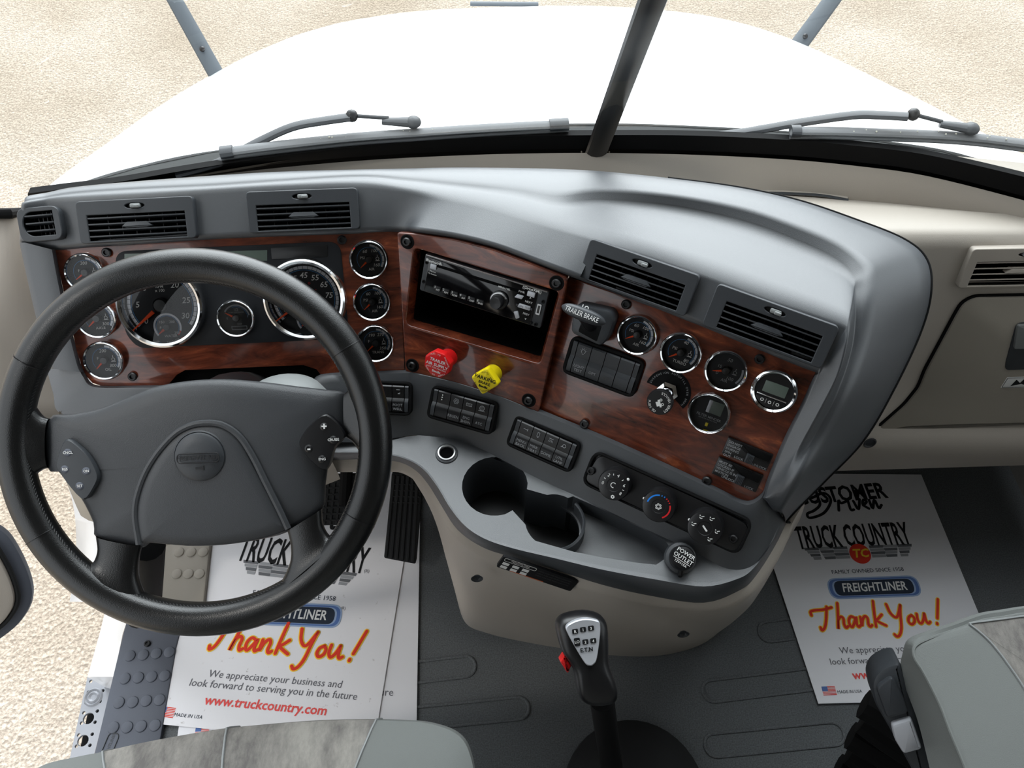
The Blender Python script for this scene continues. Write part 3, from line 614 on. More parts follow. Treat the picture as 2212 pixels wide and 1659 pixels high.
def small_gauge(label, fr, px, wpx, nums, unit, name, na, icon=None, style=0, group='small round gauges', a0=215, a1=-35, rot=0):
    M = fr.M(*px, h=.001, rot=radians(rot)); d = np.linalg.norm(fr.hit(px[0] - wpx / 2, px[1]) - fr.hit(px[0] + wpx / 2, px[1])); R = d / 2
    t = T('gauge', label, 'gauge', M, group, fr); bezel(t, R, .010)
    r = R * .70
    if style == 0:
        t.part('scale_band', arc(r, R * .10, 85, a1, .0016), 'silver'); t.part('scale_line', arc(r * .875, R * .022, a0, a1, .0017), 'blue')
        t.part('scale_ticks', ticks(r * .9, r * 1.08, 85, a1, 6, R * .02, .0018), 'dial')
    elif style == 1:
        t.part('scale_ticks', ticks(r * 1.0, r * 1.13, 20, a1, 22, R * .022), 'silver')
    L = [text(s, R * .23, x * R, y * R, .0018, shear=.2) for s, x, y in nums] + [text(unit, R * .2, -.34 * R, .08 * R, .0018)] + [text(name, R * .2, .08 * R, -.5 * R, .0018)]
    t.part('lettering', join(*L), 'white' if style == 0 else 'grey')
    ic = join(mv(arc(R * .075, R * .02, 0, 360, .0018), .41 * R, .02 * R), mv(box(-.11 * R, .11 * R, -.015 * R, .012 * R, .0017, .0018), .41 * R, -.08 * R), mv(box(-.012 * R, .012 * R, 0, .1 * R, .0017, .0018), .41 * R, .12 * R))
    t.part('symbol', ic, 'white' if style == 0 else 'grey')
    needle(t, R * .60, na, .0045, R * .055, R * .2); lensof(t, R, .0075)
    return t
N3 = lambda a, b: [(a, -.05, .46), (b, .34, -.3)]
small_gauge('temperature gauge highest of the left column, its corner hidden by the steering wheel', fA, (187, 588), 87, N3('200', '300'), 'F', 'AXLE', 215)
small_gauge('axle temperature gauge in the middle of the left column', fA, (212, 687), 88, N3('200', '300'), 'F', 'AXLE', 222)
small_gauge('oil temperature gauge lowest of the left column', fA, (228, 777), 88, N3('200', '300'), 'F', 'OIL', 225)
N4 = lambda a, b, c: [(a, -.2, .40), (b, .27, .42), (c, .33, -.30)]
small_gauge('air pressure gauge reading 60 100 160, topmost beside the radio panel', fA, (798, 560), 86, N4('60', '100', '160'), 'PSI', 'AIR', 222)
small_gauge('air pressure gauge in the middle between speedometer and radio panel', fA, (805, 651), 84, N4('60', '100', '160'), 'PSI', 'AIR', 222)
small_gauge('transmission temperature gauge marked TRANS, partly behind the wheel rim', fA, (812, 740), 84, N4('190', '270', '350'), 'F', 'TRANS', 222)
small_gauge('air pressure gauge beside the trailer brake lever', fC, (1378, 722), 88, N4('60', '100', '160'), 'PSI', 'AIR', 217)
small_gauge('turbo pressure gauge marked TURBO', fC, (1472, 760), 93, [('40', .06, .5), ('80', .33, -.32)], 'PSI', 'TURBO', 220)
small_gauge('silver rimmed air gauge reading 50 and 100, right of the turbo gauge', fC, (1569, 799), 96, [('50', .0, .5), ('100', .27, -.34), ('0', -.36, -.26)], '15', 'AIR', 200, style=1)
def big_gauge(label, px, wpx, nums, unit, na, sub, red=None):
    M = fA.M(*px, h=.002); R = np.linalg.norm(fA.hit(px[0] - wpx / 2, px[1]) - fA.hit(px[0] + wpx / 2, px[1])) / 2
    t = T('large_gauge', label, 'gauge', M, 'large dial gauges', fA); bezel(t, R, .014)
    r = R * .755
    t.part('scale_band', arc(r, R * .07, 220, -40, .0016, 60), 'silver'); t.part('scale_line', arc(r * .92, R * .014, 220, -40, .0017, 60), 'blue')
    t.part('scale_ticks', ticks(r * .93, r * 1.06, 220, -40, 31, R * .010, .0018), 'dial')
    L = [text(s, R * .19, .56 * R * cos(radians(a)), .56 * R * sin(radians(a)), .0018, shear=.2, bold=.01) for s, a in nums] + [text(u, R * .095, 0, y * R, .0018, bold=.01) for u, y in unit]
    # inset small dial
    sx, sy, sr = sub['x'] * R, sub['y'] * R, R * .30
    t.part('inset_band', mv(arc(sr, R * .045, 220, -20, .0016), sx, sy), 'silver'); t.part('inset_line', mv(arc(sr * .87, R * .013, 220, -40, .0017), sx, sy), 'blue'); t.part('inset_red_mark', mv(arc(sr, R * .03, -20, -42, .0016, 8), sx, sy), 'redk')
    L += [text(s, R * .085, sx + x * sr, sy + y * sr, .0018, shear=.15) for s, x, y in sub['t']]
    t.part('lettering', join(*L), 'white')
    if red: t.part('warning_symbols', join(*[text(s, R * .12, x * R, y * R, .0018) for s, x, y in red]), 'redk')
    needle(t, R * .86, na, .0075, R * .045, R * .17, tail=.26); needle(t, sr * .8, sub['a'], .0045, R * .035, R * .085, sx, sy, tail=.25)
    lensof(t, R, .0115)
big_gauge('large tachometer with RPM x100 dial, seen through the wheel left of the fuel gauge', (351, 658), 190, [('0', 221), ('5', 178), ('10', 135), ('15', 90), ('20', 52), ('25', 8), ('30', -30)], [('RPM', .42), ('x 100', .33)], 218,
          dict(x=.05, y=-.52, a=218, t=[('150', -.4, .38), ('200', .38, .38), ('F', -.55, -.05), ('250', .65, -.5), ('WATER', .15, -.72)]))
big_gauge('large speedometer in MPH right of the fuel gauge', (661, 645), 180, [('5', 205), ('15', 178), ('25', 150), ('35', 118), ('45', 90), ('55', 62), ('65', 35), ('75', 6), ('85', -30)], [('MPH', -.12)], 214,
          dict(x=.05, y=-.52, a=214, t=[('PSI', -.5, .1), ('0', -.5, -.45), ('OIL', .3, -.55), ('50', .4, .4)]), red=[('o', .12, .38), ('-', .26, .22)])
# fuel gauge
M = fA.M(512, 686, h=.002); R = np.linalg.norm(fA.hit(470, 686) - fA.hit(554, 686)) / 2
t = T('gauge', 'fuel gauge marked 1/2 between tachometer and speedometer', 'gauge', M, 'small round gauges', fA); bezel(t, R, .010)
t.part('scale_band', arc(R * .66, R * .08, 150, 10, .0016), 'grey'); t.part('scale_line', arc(R * .58, R * .02, 110, 0, .0017), 'blue')
t.part('lettering', join(text('1/2', R * .2, 0, .42 * R, .0018), text('ULTRA LOW SULFUR', R * .085, 0, .28 * R, .0018), text('E', R * .16, -.48 * R, -.02 * R, .0018), text('F', R * .16, .58 * R, .05 * R, .0018), text('DEF', R * .14, .12 * R, -.34 * R, .0018)), 'grey')
t.part('def_bar', join(mv(plate(rrect(.8 * R, .2 * R, .02 * R), [rrect(.74 * R, .14 * R, .02 * R)], .0015, .0018), .08 * R, -.53 * R)), 'grey')
needle(t, R * .6, 150, .0045, R * .06, R * .2); lensof(t, R, .0075)
# digital display
M = fC.M(1673, 841, h=.001, rot=radians(0)); R = np.linalg.norm(fC.hit(1621, 841) - fC.hit(1725, 841)) / 2
t = T('digital_display', 'round chrome-rimmed digital display with three buttons, rightmost on the wood panel', 'display', M, None, fC)
t.part('bezel', lathe([(R, -.001), (R, .006), (R * .97, .011), (R * .90, .013), (R * .82, .011), (R * .80, .008), (R * .8, .001)], 56), 'chrome')
t.part('face', lathe([(R * .81, .008), (1e-5, .008)], 40), 'black')
t.part('screen', mv(slab(rrect(R * 1.0, R * .52, .001), .008, .0086, .0002), .02 * R, .10 * R), 'lcd', 'grey green screen')
bp = [(R * .78 * cos(a), R * .78 * sin(a)) for a in np.linspace(radians(212), radians(328), 14)] + [(R * .6, -.35 * R), (-.6 * R, -.35 * R)]
t.part('button_bar', slab(rpoly(bp, .002, 3), .008, .0105, .0006), 'black')
for x in (-.34, 0, .34): t.part('button', join(mv(arc(R * .06, R * .03, 0, 360, .0107), x * R, -.52 * R + abs(x) * R * .05), mv(box(-.005 * R, .005 * R, -.12 * R, .1 * R, .0105, .0106), (x + .17) * R, -.5 * R) if x < .3 else ([], [])), 'white')
t.part('chrome_bar', mv(slab(rrect(R * 1.3, R * .07, .0006), .008, .0098, .0006), 0, -.29 * R), 'chrome')
# filter minder
M = fC.M(1533, 889, h=.001); R = np.linalg.norm(fC.hit(1486, 889) - fC.hit(1581, 889)) / 2
t = T('filter_gauge', 'chrome-rimmed air filter gauge with tiny yellow mark below the silver rimmed air gauge', 'gauge', M, None, fC); bezel(t, R, .012)
t.part('sight_window', mv(slab(rrect(R * .72, R * .62, .001), .0014, .003, .0004), .18 * R, .28 * R), 'lcd'); t.part('window_strip', mv(slab(rrect(R * .16, R * .62, .001), .003, .0036, .0003), -.1 * R, .28 * R), 'silver')
t.part('lettering', join(text('FILTER MINDER', R * .17, .05 * R, -.25 * R, .0018, bold=.01), text('AIR FILTER RESTRICTION', R * .08, .05 * R, -.38 * R, .0018)), 'grey')
t.part('yellow_mark', mv(slab(rrect(R * .13, R * .18, .0006), .0016, .0025, .0003), .08 * R, -.62 * R), 'yellow', 'small yellow mark'); lensof(t, R, .0085)

# ================================================================== wood panels
t = T('gauge_fascia', 'glossy wood gauge panel behind the steering wheel', 'fascia', fA.M(500, 760), 'wood dash panels', fA)
pa = t.P([(117, 539), (300, 526), (500, 512), (862, 499), (874, 801), (692, 809), (683, 798), (655, 789), (400, 800), (382, 810), (362, 833), (225, 836), (200, 828), (181, 808), (172, 790)])
t.part('wood_face', slab(pa, -.008, 0, .001), 'wood')
cp = rpoly(t.P([(247, 543), (735, 521), (752, 700), (752, 731), (300, 752), (272, 722)]), .018, 6)
cl = t.part('cluster_plate', slab(cp, -.001, .0016, .0006), 'dial', 'black instrument plate round the big dials')
t.part('message_screen', slab(t.P([(270, 548), (578, 540), (578, 563), (270, 571)]), .0016, .0020, .0002), 'lcd', sub=cl)
t.part('warning_light_panel', slab(rpoly(t.P([(586, 535), (708, 528), (709, 554), (588, 560)]), .002), .0016, .0024, .0003), 'black', sub=cl)
for x, y in ((231, 545), (739, 518), (287, 813)): hexscrew(t, *t.L(x, y), 0, .0062)
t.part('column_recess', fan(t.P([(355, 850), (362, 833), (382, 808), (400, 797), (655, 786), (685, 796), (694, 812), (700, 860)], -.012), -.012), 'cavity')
t = T('radio_fascia', 'glossy raised wood centre panel framing the radio', 'fascia', fB.M(1040, 700), 'wood dash panels', fB)
pb_ = rpoly(t.P([(861, 500), (903, 503), (986, 515), (1069, 536), (1153, 567), (1229, 597), (1200, 735), (1166, 888), (1097, 859), (986, 823), (903, 804), (879, 802), (870, 640)]), .004, 3)
sl = rpoly(t.P([(905, 541), (1200, 632), (1163, 775), (888, 693)]), .006, 4)
so2 = rpoly(t.P([(899, 533), (1211, 628), (1169, 783), (880, 698)]), .008, 4)
t.part('wood_face', plate(pb_, [so2], -.006, .006, .002), 'wood')
t.part('opening_bevel', flip(loft([[(x, y, .0045) for x, y in ccw(so2)], [(x, y, .0) for x, y in inset(ccw(so2), .002)], [(x, y, -.010) for x, y in inset(ccw(so2), .0045)]], cu=True)), 'wood')
slw = inset(ccw(so2), .0045)
t.part('storage_pocket', join(flip(loft([[(x, y, -.009) for x, y in slw], [(x, y, -.10) for x, y in slw]], cu=True)), fan(slw, -.10)), 'cavity', 'black open pocket below the radio')
rd = t.P([(880, 694), (1168, 778)], .006); rdw = t.P([(884, 708), (1160, 793)], .006)
t.part('lower_ridge', tube([(x, y, .0062) for x, y in t.P([(893, 704), (1030, 744), (1150, 782)])], .0012, 8), 'wood')
for x, y in ((884, 520), (1205, 609), (895, 786), (1145, 861)):
    p = t.L(x, y); t.part('screw_cup', mv(lathe([(.0100, .0062), (.009, .0068), (.0078, .0062), (1e-5, .0055)], 24), *p), 'matt'); hexscrew(t, *p, .0058, .006)
t = T('switch_fascia', 'glossy wood panel right of the radio with round gauges', 'fascia', fC.M(1420, 860), 'wood dash panels', fC)
t.part('wood_face', slab(rpoly(t.P([(1228, 598), (1500, 690), (1530, 705), (1764, 801), (1700, 942), (1660, 1034), (1648, 1064), (1622, 1085), (1593, 1081), (1450, 1012), (1300, 945), (1155, 886)]), .004, 3), -.008, 0, .001), 'wood')
for x, y in ((1353, 657), (1641, 775), (1263, 915), (1527, 1038)): hexscrew(t, *t.L(x, y), 0, .0062)

# ================================================================== radio
M, w, h = quad_fit(fB, [(922, 546), (1190, 625), (1169, 708), (911, 623)], -.003); t = T('car_radio', 'black car radio with round volume knob in the wood centre panel', 'radio', M, None, fB)
t.part('body', mv(slab(rrect(w, h, .002), -.09, -.001), 0, 0, 0), 'matt')
t.part('faceplate', slab(rrect(w, h, .003), -.002, .006, .0012), 'dark')
t.part('gloss_front', slab(rrect(w * .885, h * .96, .004, -w * .02), .006, .0072, .0005), mk('gloss_black', (14, 13, 15), .08, spec=.6))
t.part('disc_slot', slab(rrect(w * .70, h * .075, .002, -w * .05, h * .28), .0071, .0074, .0001), 'cavity')
t.part('top_trim', mv(slab(rrect(w * .98, h * .035, .0006), .005, .0082, .0006), 0, h * .475), 'steel')
X = lambda u: -w / 2 + u * w; Y = lambda v: h / 2 - v * h
for i in range(6): 
    b = t.part('preset_button', mv(slab(rrect(w * .06, h * .12, .001), .007, .0086, .0004), X(.145 + .071 * i), Y(.80)), 'black')
    t.part('lettering', join(text(str(i + 1), h * .09, X(.128 + .071 * i), Y(.77), .0088), text(['INT', 'RPT', 'RDM', 'A/P', 'DISP', 'BND'][i], h * .065, X(.153 + .071 * i), Y(.83), .0088, bold=.01)), 'white', sub=b)
k = t.part('volume_knob', mv(lathe([(h * .24, .006), (h * .24, .010), (h * .22, .0115), (h * .17, .012), (h * .165, .021), (h * .14, .024), (1e-5, .0235)], 40), X(.645), Y(.60)), 'black')
t.part('knob_ring', mv(lathe([(h * .235, .0102), (h * .215, .0120), (h * .19, .0122)], 40, radians(30), radians(200)), X(.645), Y(.60)), 'steel', sub=k)
t.part('phone_button', mv(slab(rrect(w * .05, h * .13, .001), .007, .0088, .0005), X(.085), Y(.27)), 'silver')
t.part('eject_button', mv(slab(rrect(w * .06, h * .13, .001), .007, .0088, .0005), X(.875), Y(.20)), 'silver')
t.part('mute_button', mv(slab(rpoly([(-.006, -.002), (.004, -.002), (.006, .003), (-.003, .003)], .0008, 2), .007, .0088, .0004), X(.79), Y(.36)), 'silver')
t.part('scan_button', mv(slab(rpoly([(-.008, -.0026), (.009, -.0026), (.009, .003), (-.0065, .003)], .001, 2), .007, .0088, .0004), X(.84), Y(.57)), 'silver')
t.part('tune_button', mv(slab(rpoly([(-.004, -.004), (.001, -.0055), (.005, .003), (-.0005, .0055)], .001, 2), .007, .0088, .0004), X(.80), Y(.83), rot=.9), 'silver')
u = t.part('usb_port', mv(slab(rrect(w * .03, h * .26, .001), .006, .0078, .0004), X(.955), Y(.52)), 'black'); t.part('port_rim', mv(plate(rrect(w * .032, h * .28, .001), [rrect(w * .018, h * .2, .0005)], .0076, .0082), X(.955), Y(.52)), 'steel', sub=u)
for a, b in ((.025, .22), (.025, .74), (.975, .30), (.92, .93), (.96, .93)): t.part('socket', mv(lathe([(h * .045, .0062), (h * .045, .0075), (h * .028, .0075), (1e-5, .006)], 14), X(a), Y(b)), 'matt')
t.part('lettering', join(text('Bluetooth', h * .11, X(.085), Y(.14), .0088, bold=.01), text('Phone', h * .065, X(.085), Y(.40), .0076), text('+2 Answer', h * .055, X(.085), Y(.47), .0076), text('((SiriusXM))', h * .10, X(.875), Y(.075), .0088, bold=.01), text('MENU / SEL', h * .065, X(.665), Y(.26), .0076, bold=.01), text('PWR', h * .075, X(.80), Y(.22), .0076),
     text('NEXT', h * .075, X(.87), Y(.42), .0076), text('^', h * .12, X(.875), Y(.32), .0076), text('PREV', h * .075, X(.87), Y(.74), .0076), text('v', h * .10, X(.875), Y(.86), .0076)), 'white')
t.part('scan_lettering', text('SCAN  TUNE', h * .075, X(.845), Y(.57), .009), 'inkgrey')
# ================================================================== air valve knobs
def valve(label, name, face_px, shape_px, col, r, h, collar, txt, ink, facerot):
    M = fB.M(*face_px, h=h); t = T(name, label, 'brake knob', M, 'pull-out air valve knobs', fB)
    sh = t.P(shape_px, h)
    t.part('handle', slab(rpoly(sh, r, 4), -.012, .0, .0025), col)
    b = t.L(*collar, .002)
    t.part('stem', tube([(b[0], b[1], -h), (b[0] * .45, b[1] * .45, -h * .55), (0, 0, -.008)], [.0125, .0125, .013], 24, up=(1, 0, 0)), col)
    t.part('collar', mv(lathe([(.019, -h), (.019, -h + .004), (.0145, -h + .006), (.013, -h + .001)], 28), b[0], b[1]), 'matt')
    t.part('lettering', mv(join(*[text(*q[:2], x=q[2], y=q[3], z=.0003, rot=(q[4] if len(q) > 4 else 0), bold=(q[5] if len(q) > 5 else 0)) for q in txt]), rot=facerot), ink)
logo = [('Bendix', .0048, .001, -.0085, 0, .03)]
valve('red eight-sided trailer air supply knob on the centre panel', 'trailer_air_valve', (944, 788), [(938.6, 758), (959.7, 766), (973.5, 786.5), (968, 808), (950.5, 818), (930, 810), (915.5, 791), (918, 769)], 'red', .002, .042, (973, 770),
      [('TRAILER', .0062, 0, .0055, 0, .02), ('AIR SUPPLY', .0062, 0, -.001, 0, .02), ('NOT FOR PARKING', .0032, 0, -.0055), ('Bendix', .0045, .001, -.010, 0, .03), ('PULL', .0032, -.0085, .0135, .5), ('TO', .0032, .0, .0145), ('EVACUATE', .0030, .0125, .0085, -.95), ('PUSH', .0032, -.0125, -.0095, -.8), ('TO', .0032, -.002, -.0155), ('SUPPLY', .0032, .0095, -.0125, .6)], 'white', radians(-3))
valve('yellow diamond-shaped parking brake knob on the centre panel', 'parking_brake_valve', (1047, 824), [(1051, 795), (1077.5, 832), (1041, 854), (1016, 815)], 'yellow', .004, .042, (1068, 804),
      [('PARKING', .0072, .0, .004, 0, .02), ('BRAKE', .0056, .0, -.0025, 0, .02), ('Bendix', .0045, -.0005, -.008, 0, .04), ('PULL', .003, -.004, .0125, .5), ('TO', .003, .001, .0125, -.7), ('APPLY', .003, .008, .006, -.95), ('PUSH', .003, -.011, -.0085, -.95), ('TO', .003, -.004, -.0145, .3), ('RELEASE', .003, .004, -.0125, .5)], 'inkblk', radians(-3))
# ================================================================== trailer brake lever
M = fC.M(1285, 700); t = T('trailer_brake_lever', 'black trailer brake hand lever above the light test switches', 'lever', M, None, fC)
ho = rpoly(t.P([(1252, 652), (1325, 668), (1333, 685), (1318, 728), (1302, 745), (1238, 716), (1240, 690)], .012), .006, 4)
t.part('housing', slab(ho, 0, .024, .005), 'dark')
t.part('slot', slab(rpoly(t.P([(1258, 690), (1300, 704), (1289, 738), (1249, 716)], .024), .002, 3), .022, .0245, .0004), 'matt')
s0, s1 = t.L(1277, 712, .024), t.L(1262, 690, .05)
t.part('stem', tube([(*s0, .02), (*s1, .048)], [.0075, .0075], 12, flat=.6), 'black')
LE = [t.L(x, y, .055) for x, y in ((1213, 663), (1240, 667), (1270, 677), (1293, 690), (1304, 699))]
ax = A(LE[-1]) - A(LE[0]); ln = np.linalg.norm(ax); an = atan2(ax[1], ax[0]); cx, cy = (A(LE[0]) + A(LE[-1])) / 2
rows = []
for k in np.linspace(-1, 1, 17):
    s = sqrt(max(.02, 1 - abs(k) ** 2.6)); rows.append([(k * ln / 2 * 1.04, s * .0085 * cos(a) if abs(cos(a)) < .2 else s * .0085 * math.copysign(abs(cos(a)) ** .6, cos(a)), s * .0115 * math.copysign(abs(sin(a)) ** .7, sin(a)) if sin(a) != 0 else 0) for a in np.linspace(0, 2 * pi, 20, endpoint=False)])
lv = loft(rows, cu=True); lv[1].append(tuple(range(19, -1, -1))); lv[1].append(tuple(range(16 * 20, 17 * 20)))
HM = Matrix.Translation((cx, cy, .05)) @ Matrix.Rotation(an, 4, 'Z') @ Matrix.Rotation(radians(-16), 4, 'X')
t.part('handle', xf(lv, HM), 'dark')
t.part('lettering', xf(text('TRAILER BRAKE', .0088, 0, -.0008, .0119, w=ln * .78), HM), 'white')
t.part('lever_symbol', xf(mv(join(text('LQ', .007, 0, 0, 0, bold=.03), box(-.006, .006, -.005, -.004, -.0001, 0)), 0, .0083, .006), HM @ Matrix.Rotation(radians(0), 4, 'X')), 'white')

# ================================================================== rocker switch banks
def icon(kind, r):
    a = arc(r, r * .28, 0, 360, .0004, 14)
    if kind == 'bulb': return join(mv(arc(r * .8, r * .25, -60, 240, .0004, 14)), *[mv(box(r * 1.15, r * 1.5, -r * .09, r * .09, .0003, .0004), rot=radians(q)) for q in (20, 55, 90, 125, 160)], box(-r * .4, r * .4, -r * 1.2, -r * 1.0, .0003, .0004))
    if kind == 'dots': return join(*[mv(sphere(r * .3, sz=.3, n=8), -r * .7, q * r, .0002) for q in (1, 0, -1)])
    if kind == 'rect': return join(plate(rrect(r * 2.6, r * 1.3, r * .2), [rrect(r * 2.2, r * .9, r * .1)], .0003, .0004), text('EXH', r * .8, 0, 0, .0004))
    if kind == 'dash': return join(box(-r, r, -r * .12, r * .12, .0003, .0004), box(r * .7, r, -r * .5, r * .5, .0003, .0004))
    if kind == 'mirror': return join(plate(rrect(r * 1.1, r * 2.0, r * .3), [rrect(r * .7, r * 1.6, r * .2)], .0003, .0004), box(-r * .2, r * .2, -r * 1.3, -r * 1.0, .0003, .0004))
    if kind == 'rays': return join(box(-r, r, r * .5, r * .75, .0003, .0004), *[mv(box(-r * .09, r * .09, -r * .9, r * .1, .0003, .0004), x=q * r, rot=q * .5) for q in (-.7, -.25, .25, .7)])
    if kind == 'lamp': return join(mv(arc(r * .7, r * .25, 0, 360, .0004, 12), r * .2), box(-r * 1.2, -r * .4, -r * .7, -r * .5, .0003, .0004), mv(box(-r * 1.1, -r * .3, -.1 * r, .1 * r, .0003, .0004), rot=.5))
    if kind == 'flower': return join(*[mv(arc(r * .4, r * .2, 0, 360, .0004, 10), r * .75 * cos(q), r * .75 * sin(q)) for q in np.arange(0, 6.2, 1.05)])
    if kind == 'wheel': return join(a, mv(arc(r * .4, r * .2, 0, 360, .0004, 10)), box(-r * 1.4, r * 1.4, -r * 1.25, -r * 1.05, .0003, .0004))
    if kind == 'foot': return join(box(-r * .8, r * .8, r * .7, r, .0003, .0004), slab([(-r * .1, -r), (r * .9, -r), (r * .9, -.1 * r), (r * .5, -r * .6), (-r * .1, -r * .6)], .0003, .0004))
    return a
def bank(label, fr, q, sw, n=4):
    M, w, h = quad_fit(fr, q, .002); t = T('switch_bank', label, 'switch', M, 'rocker switch banks', fr)
    t.part('housing', plate(rrect(w, h, h * .2), [rrect(w * .90, h * .84, h * .1)], -.012, .0045, .0014), 'matt')
    t.part('backing', fan(rrect(w * .92, h * .86, h * .1), -.004), 'matt')
    x0 = -w * .385; ww = w * .77 / n
    def rk(a, b):
        P = [(h * .405, .001), (h * .395, .0052), (h * .36, .0066), (h * .10, .0046), (h * .02, .0034), (-h * .06, .0058), (-h * .12, .0068), (-h * .37, .0050), (-h * .405, .0035), (-h * .41, -.001)]
        V, F = loft([[(a, y, z) for y, z in P], [(b, y, z) for y, z in P]]); k = len(P); V += [(a, h * .4, -.002), (a, -h * .4, -.002), (b, h * .4, -.002), (b, -h * .4, -.002)]
        F = F + [tuple(range(k))[::-1] + (), tuple(range(k, 2 * k))]
        return V[:2 * k], [f[::-1] if i < k - 1 else f for i, f in enumerate(F)]
    t.part('end_blank', rk(-w * .448, x0 - .0006), 'dark'); t.part('end_blank', rk(-x0 + .0006, w * .448), 'dark')
    for i, (lab, ic, col) in enumerate(sw):
        a = x0 + ww * i + .0005; b = a + ww - .001; c = (a + b) / 2
        o = t.part('rocker', rk(a, b), 'black' if fr is not fC else 'dark')
        if lab:
            ls = lab.split('|')
            t.part('lettering', join(*[text(s, .0052, c, -h * .235 - (j - (len(ls) - 1) / 2) * .0056, .0074, w=None, sx=min(1, .95 * ww / (.0036 * len(s)))) for j, s in enumerate(ls)]), col, sub=o)
        if ic: t.part('symbol', mv(icon(ic, .0033), c, h * .22, .0062), col, sub=o)
    return t
bank('black four-rocker switch bank marked LIGHT TEST on the wood', fC, [(1233, 722), (1393, 778), (1372, 862), (1218, 803)], [('LIGHT|TEST', 'bulb', 'grey'), ('OPT', None, 'grey'), ('OPT', None, 'dim'), ('', None, 'dim')])
bank('black switch bank marked REGEN, ENG SHDN and ATC', fD1, [(932, 830), (1079, 868), (1064, 942), (926, 900)], [('', 'dots', 'white'), ('REGEN', 'flower', 'grey'), ('ENG|SHDN', 'rect', 'grey'), ('ATC', 'wheel', 'grey')])
bank('black switch bank marked DOME and UTIL LAMP, left of the heater dials', fD2, [(1111, 893), (1255, 955), (1236, 1024), (1098, 961)], [('MENU|BACK', 'dash', 'grey'), ('MIRR|HEAT', 'mirror', 'grey'), ('DOME', 'rays', 'grey'), ('UTIL|LAMP', 'lamp', 'grey')])
bank('black switch bank marked FOOT WELL half hidden behind the wheel rim', fD0, [(752, 818), (892, 826), (889, 898), (755, 890)], [('', None, 'dim'), ('', None, 'dim'), ('', None, 'dim'), ('FOOT|WELL', 'foot', 'grey')])
# ================================================================== suspension knob
M = fC.M(1424.5, 870, h=.034); t = T('suspension_knob', 'black round push knob on chrome collar marked LOWER VEHICLE', 'knob', M, None, fC); R = np.linalg.norm(fC.hit(1396, 870, .034) - fC.hit(1453, 870, .034)) / 2
t.part('knob', lathe([(R * .8, -.012), (R, -.008), (R, -.002), (R * .95, 0), (1e-5, 0)], 36), 'black')
b = t.L(1443, 845, .0)
t.part('collar', join(mv(lathe([(R * .85, -.034), (R * .85, -.028), (R * .55, -.026)], 6), *b), tube([(b[0], b[1], -.032), (b[0] * .3, b[1] * .3, -.012)], R * .5, 20, up=(1, 0, 0))), 'chrome')
t.part('backing_plate', mv(arc(.0205, .0175, -30, 178, -.0335, 30), *b), 'matt')
def arctext(s, size, r, a0, a1, z, inward=False):
    n = len(s); return join(*[text(ch, size, r * cos(radians(a0 + (a1 - a0) * i / (n - 1))), r * sin(radians(a0 + (a1 - a0) * i / (n - 1))), z, rot=radians(a0 + (a1 - a0) * i / (n - 1)) + (pi / 2 if inward else -pi / 2)) for i, ch in enumerate(s) if ch != ' '])
t.part('ring_lettering', mv(arctext('SUSPENSION AUTOFILL OVER 5MPH', .0038, .0245, 172, -24, -.0331), *b), 'grey')
t.part('knob_lettering', join(arctext('LOWER VEHICLE', .0046, R * .78, -40, 92, .0004, True), arctext('PUSH TO', .0046, R * .78, 190, 258, .0004, True)), 'white')
t.part('truck_symbol', mv(join(box(-.006, .004, -.0012, .0012, .0002, .0004), box(-.004, .002, .0012, .0045, .0002, .0004), mv(arc(.0014, .0009, 0, 360, .0004, 10), -.003, -.003), mv(arc(.0014, .0009, 0, 360, .0004, 10), .003, -.003)), rot=2.2), 'white')
# ================================================================== lock slide switches
def slide(label, q, l1, l2, l3):
    M, w, h = quad_fit(fC, q, .001); t = T('lock_switch', label, 'switch', M, 'slide lock switches', fC)
    t.part('plate', slab(rrect(w, h, .001), -.002, .003, .0008), 'black')
    t.part('guard', slab(rpoly([(-w * .22, h * .46), (w * .47, h * .46), (w * .47, h * .05), (w * .1, h * .05), (-w * .1, h * .30)], .001, 2), .003, .0042, .0006), 'matt')
    t.part('slider', join(slab(rrect(w * .17, h * .5, .001, w * .08, -h * .17), .003, .008, .0012), *[box(w * (.02 + .03 * i), w * (.035 + .03 * i), -h * .38, h * .04, .008, .0088) for i in range(5)]), 'dark')
    n = len(l1); t.part('lettering', join(*[text(s, .0044, -w * .46, h * .40 - .0047 * (i + .8), .0034, al='LEFT', bold=.015) for i, s in enumerate(l1)], text(l2, .0044, -w * .13, -h * .40, .0034, bold=.015), text(l3, .0044, w * .33, -h * .40, .0034)), 'grey')
slide('upper black lock slide switch marked DO NOT ENGAGE DURING SPIN OUT', [(1575, 943), (1671, 982), (1655, 1016), (1558, 977)], ['DO NOT', 'ENGAGE', 'DURING', 'SPIN', 'OUT'], 'LOCK', 'UNLOCK')
slide('lower black lock slide switch marked MUST BE LOCKED', [(1552, 985.5), (1649, 1025), (1633, 1064), (1539, 1020.5)], ['MUST BE', 'LOCKED IF', 'VEHICLE IS IN', 'MOTION'], 'UNLOCK', 'LOCK')
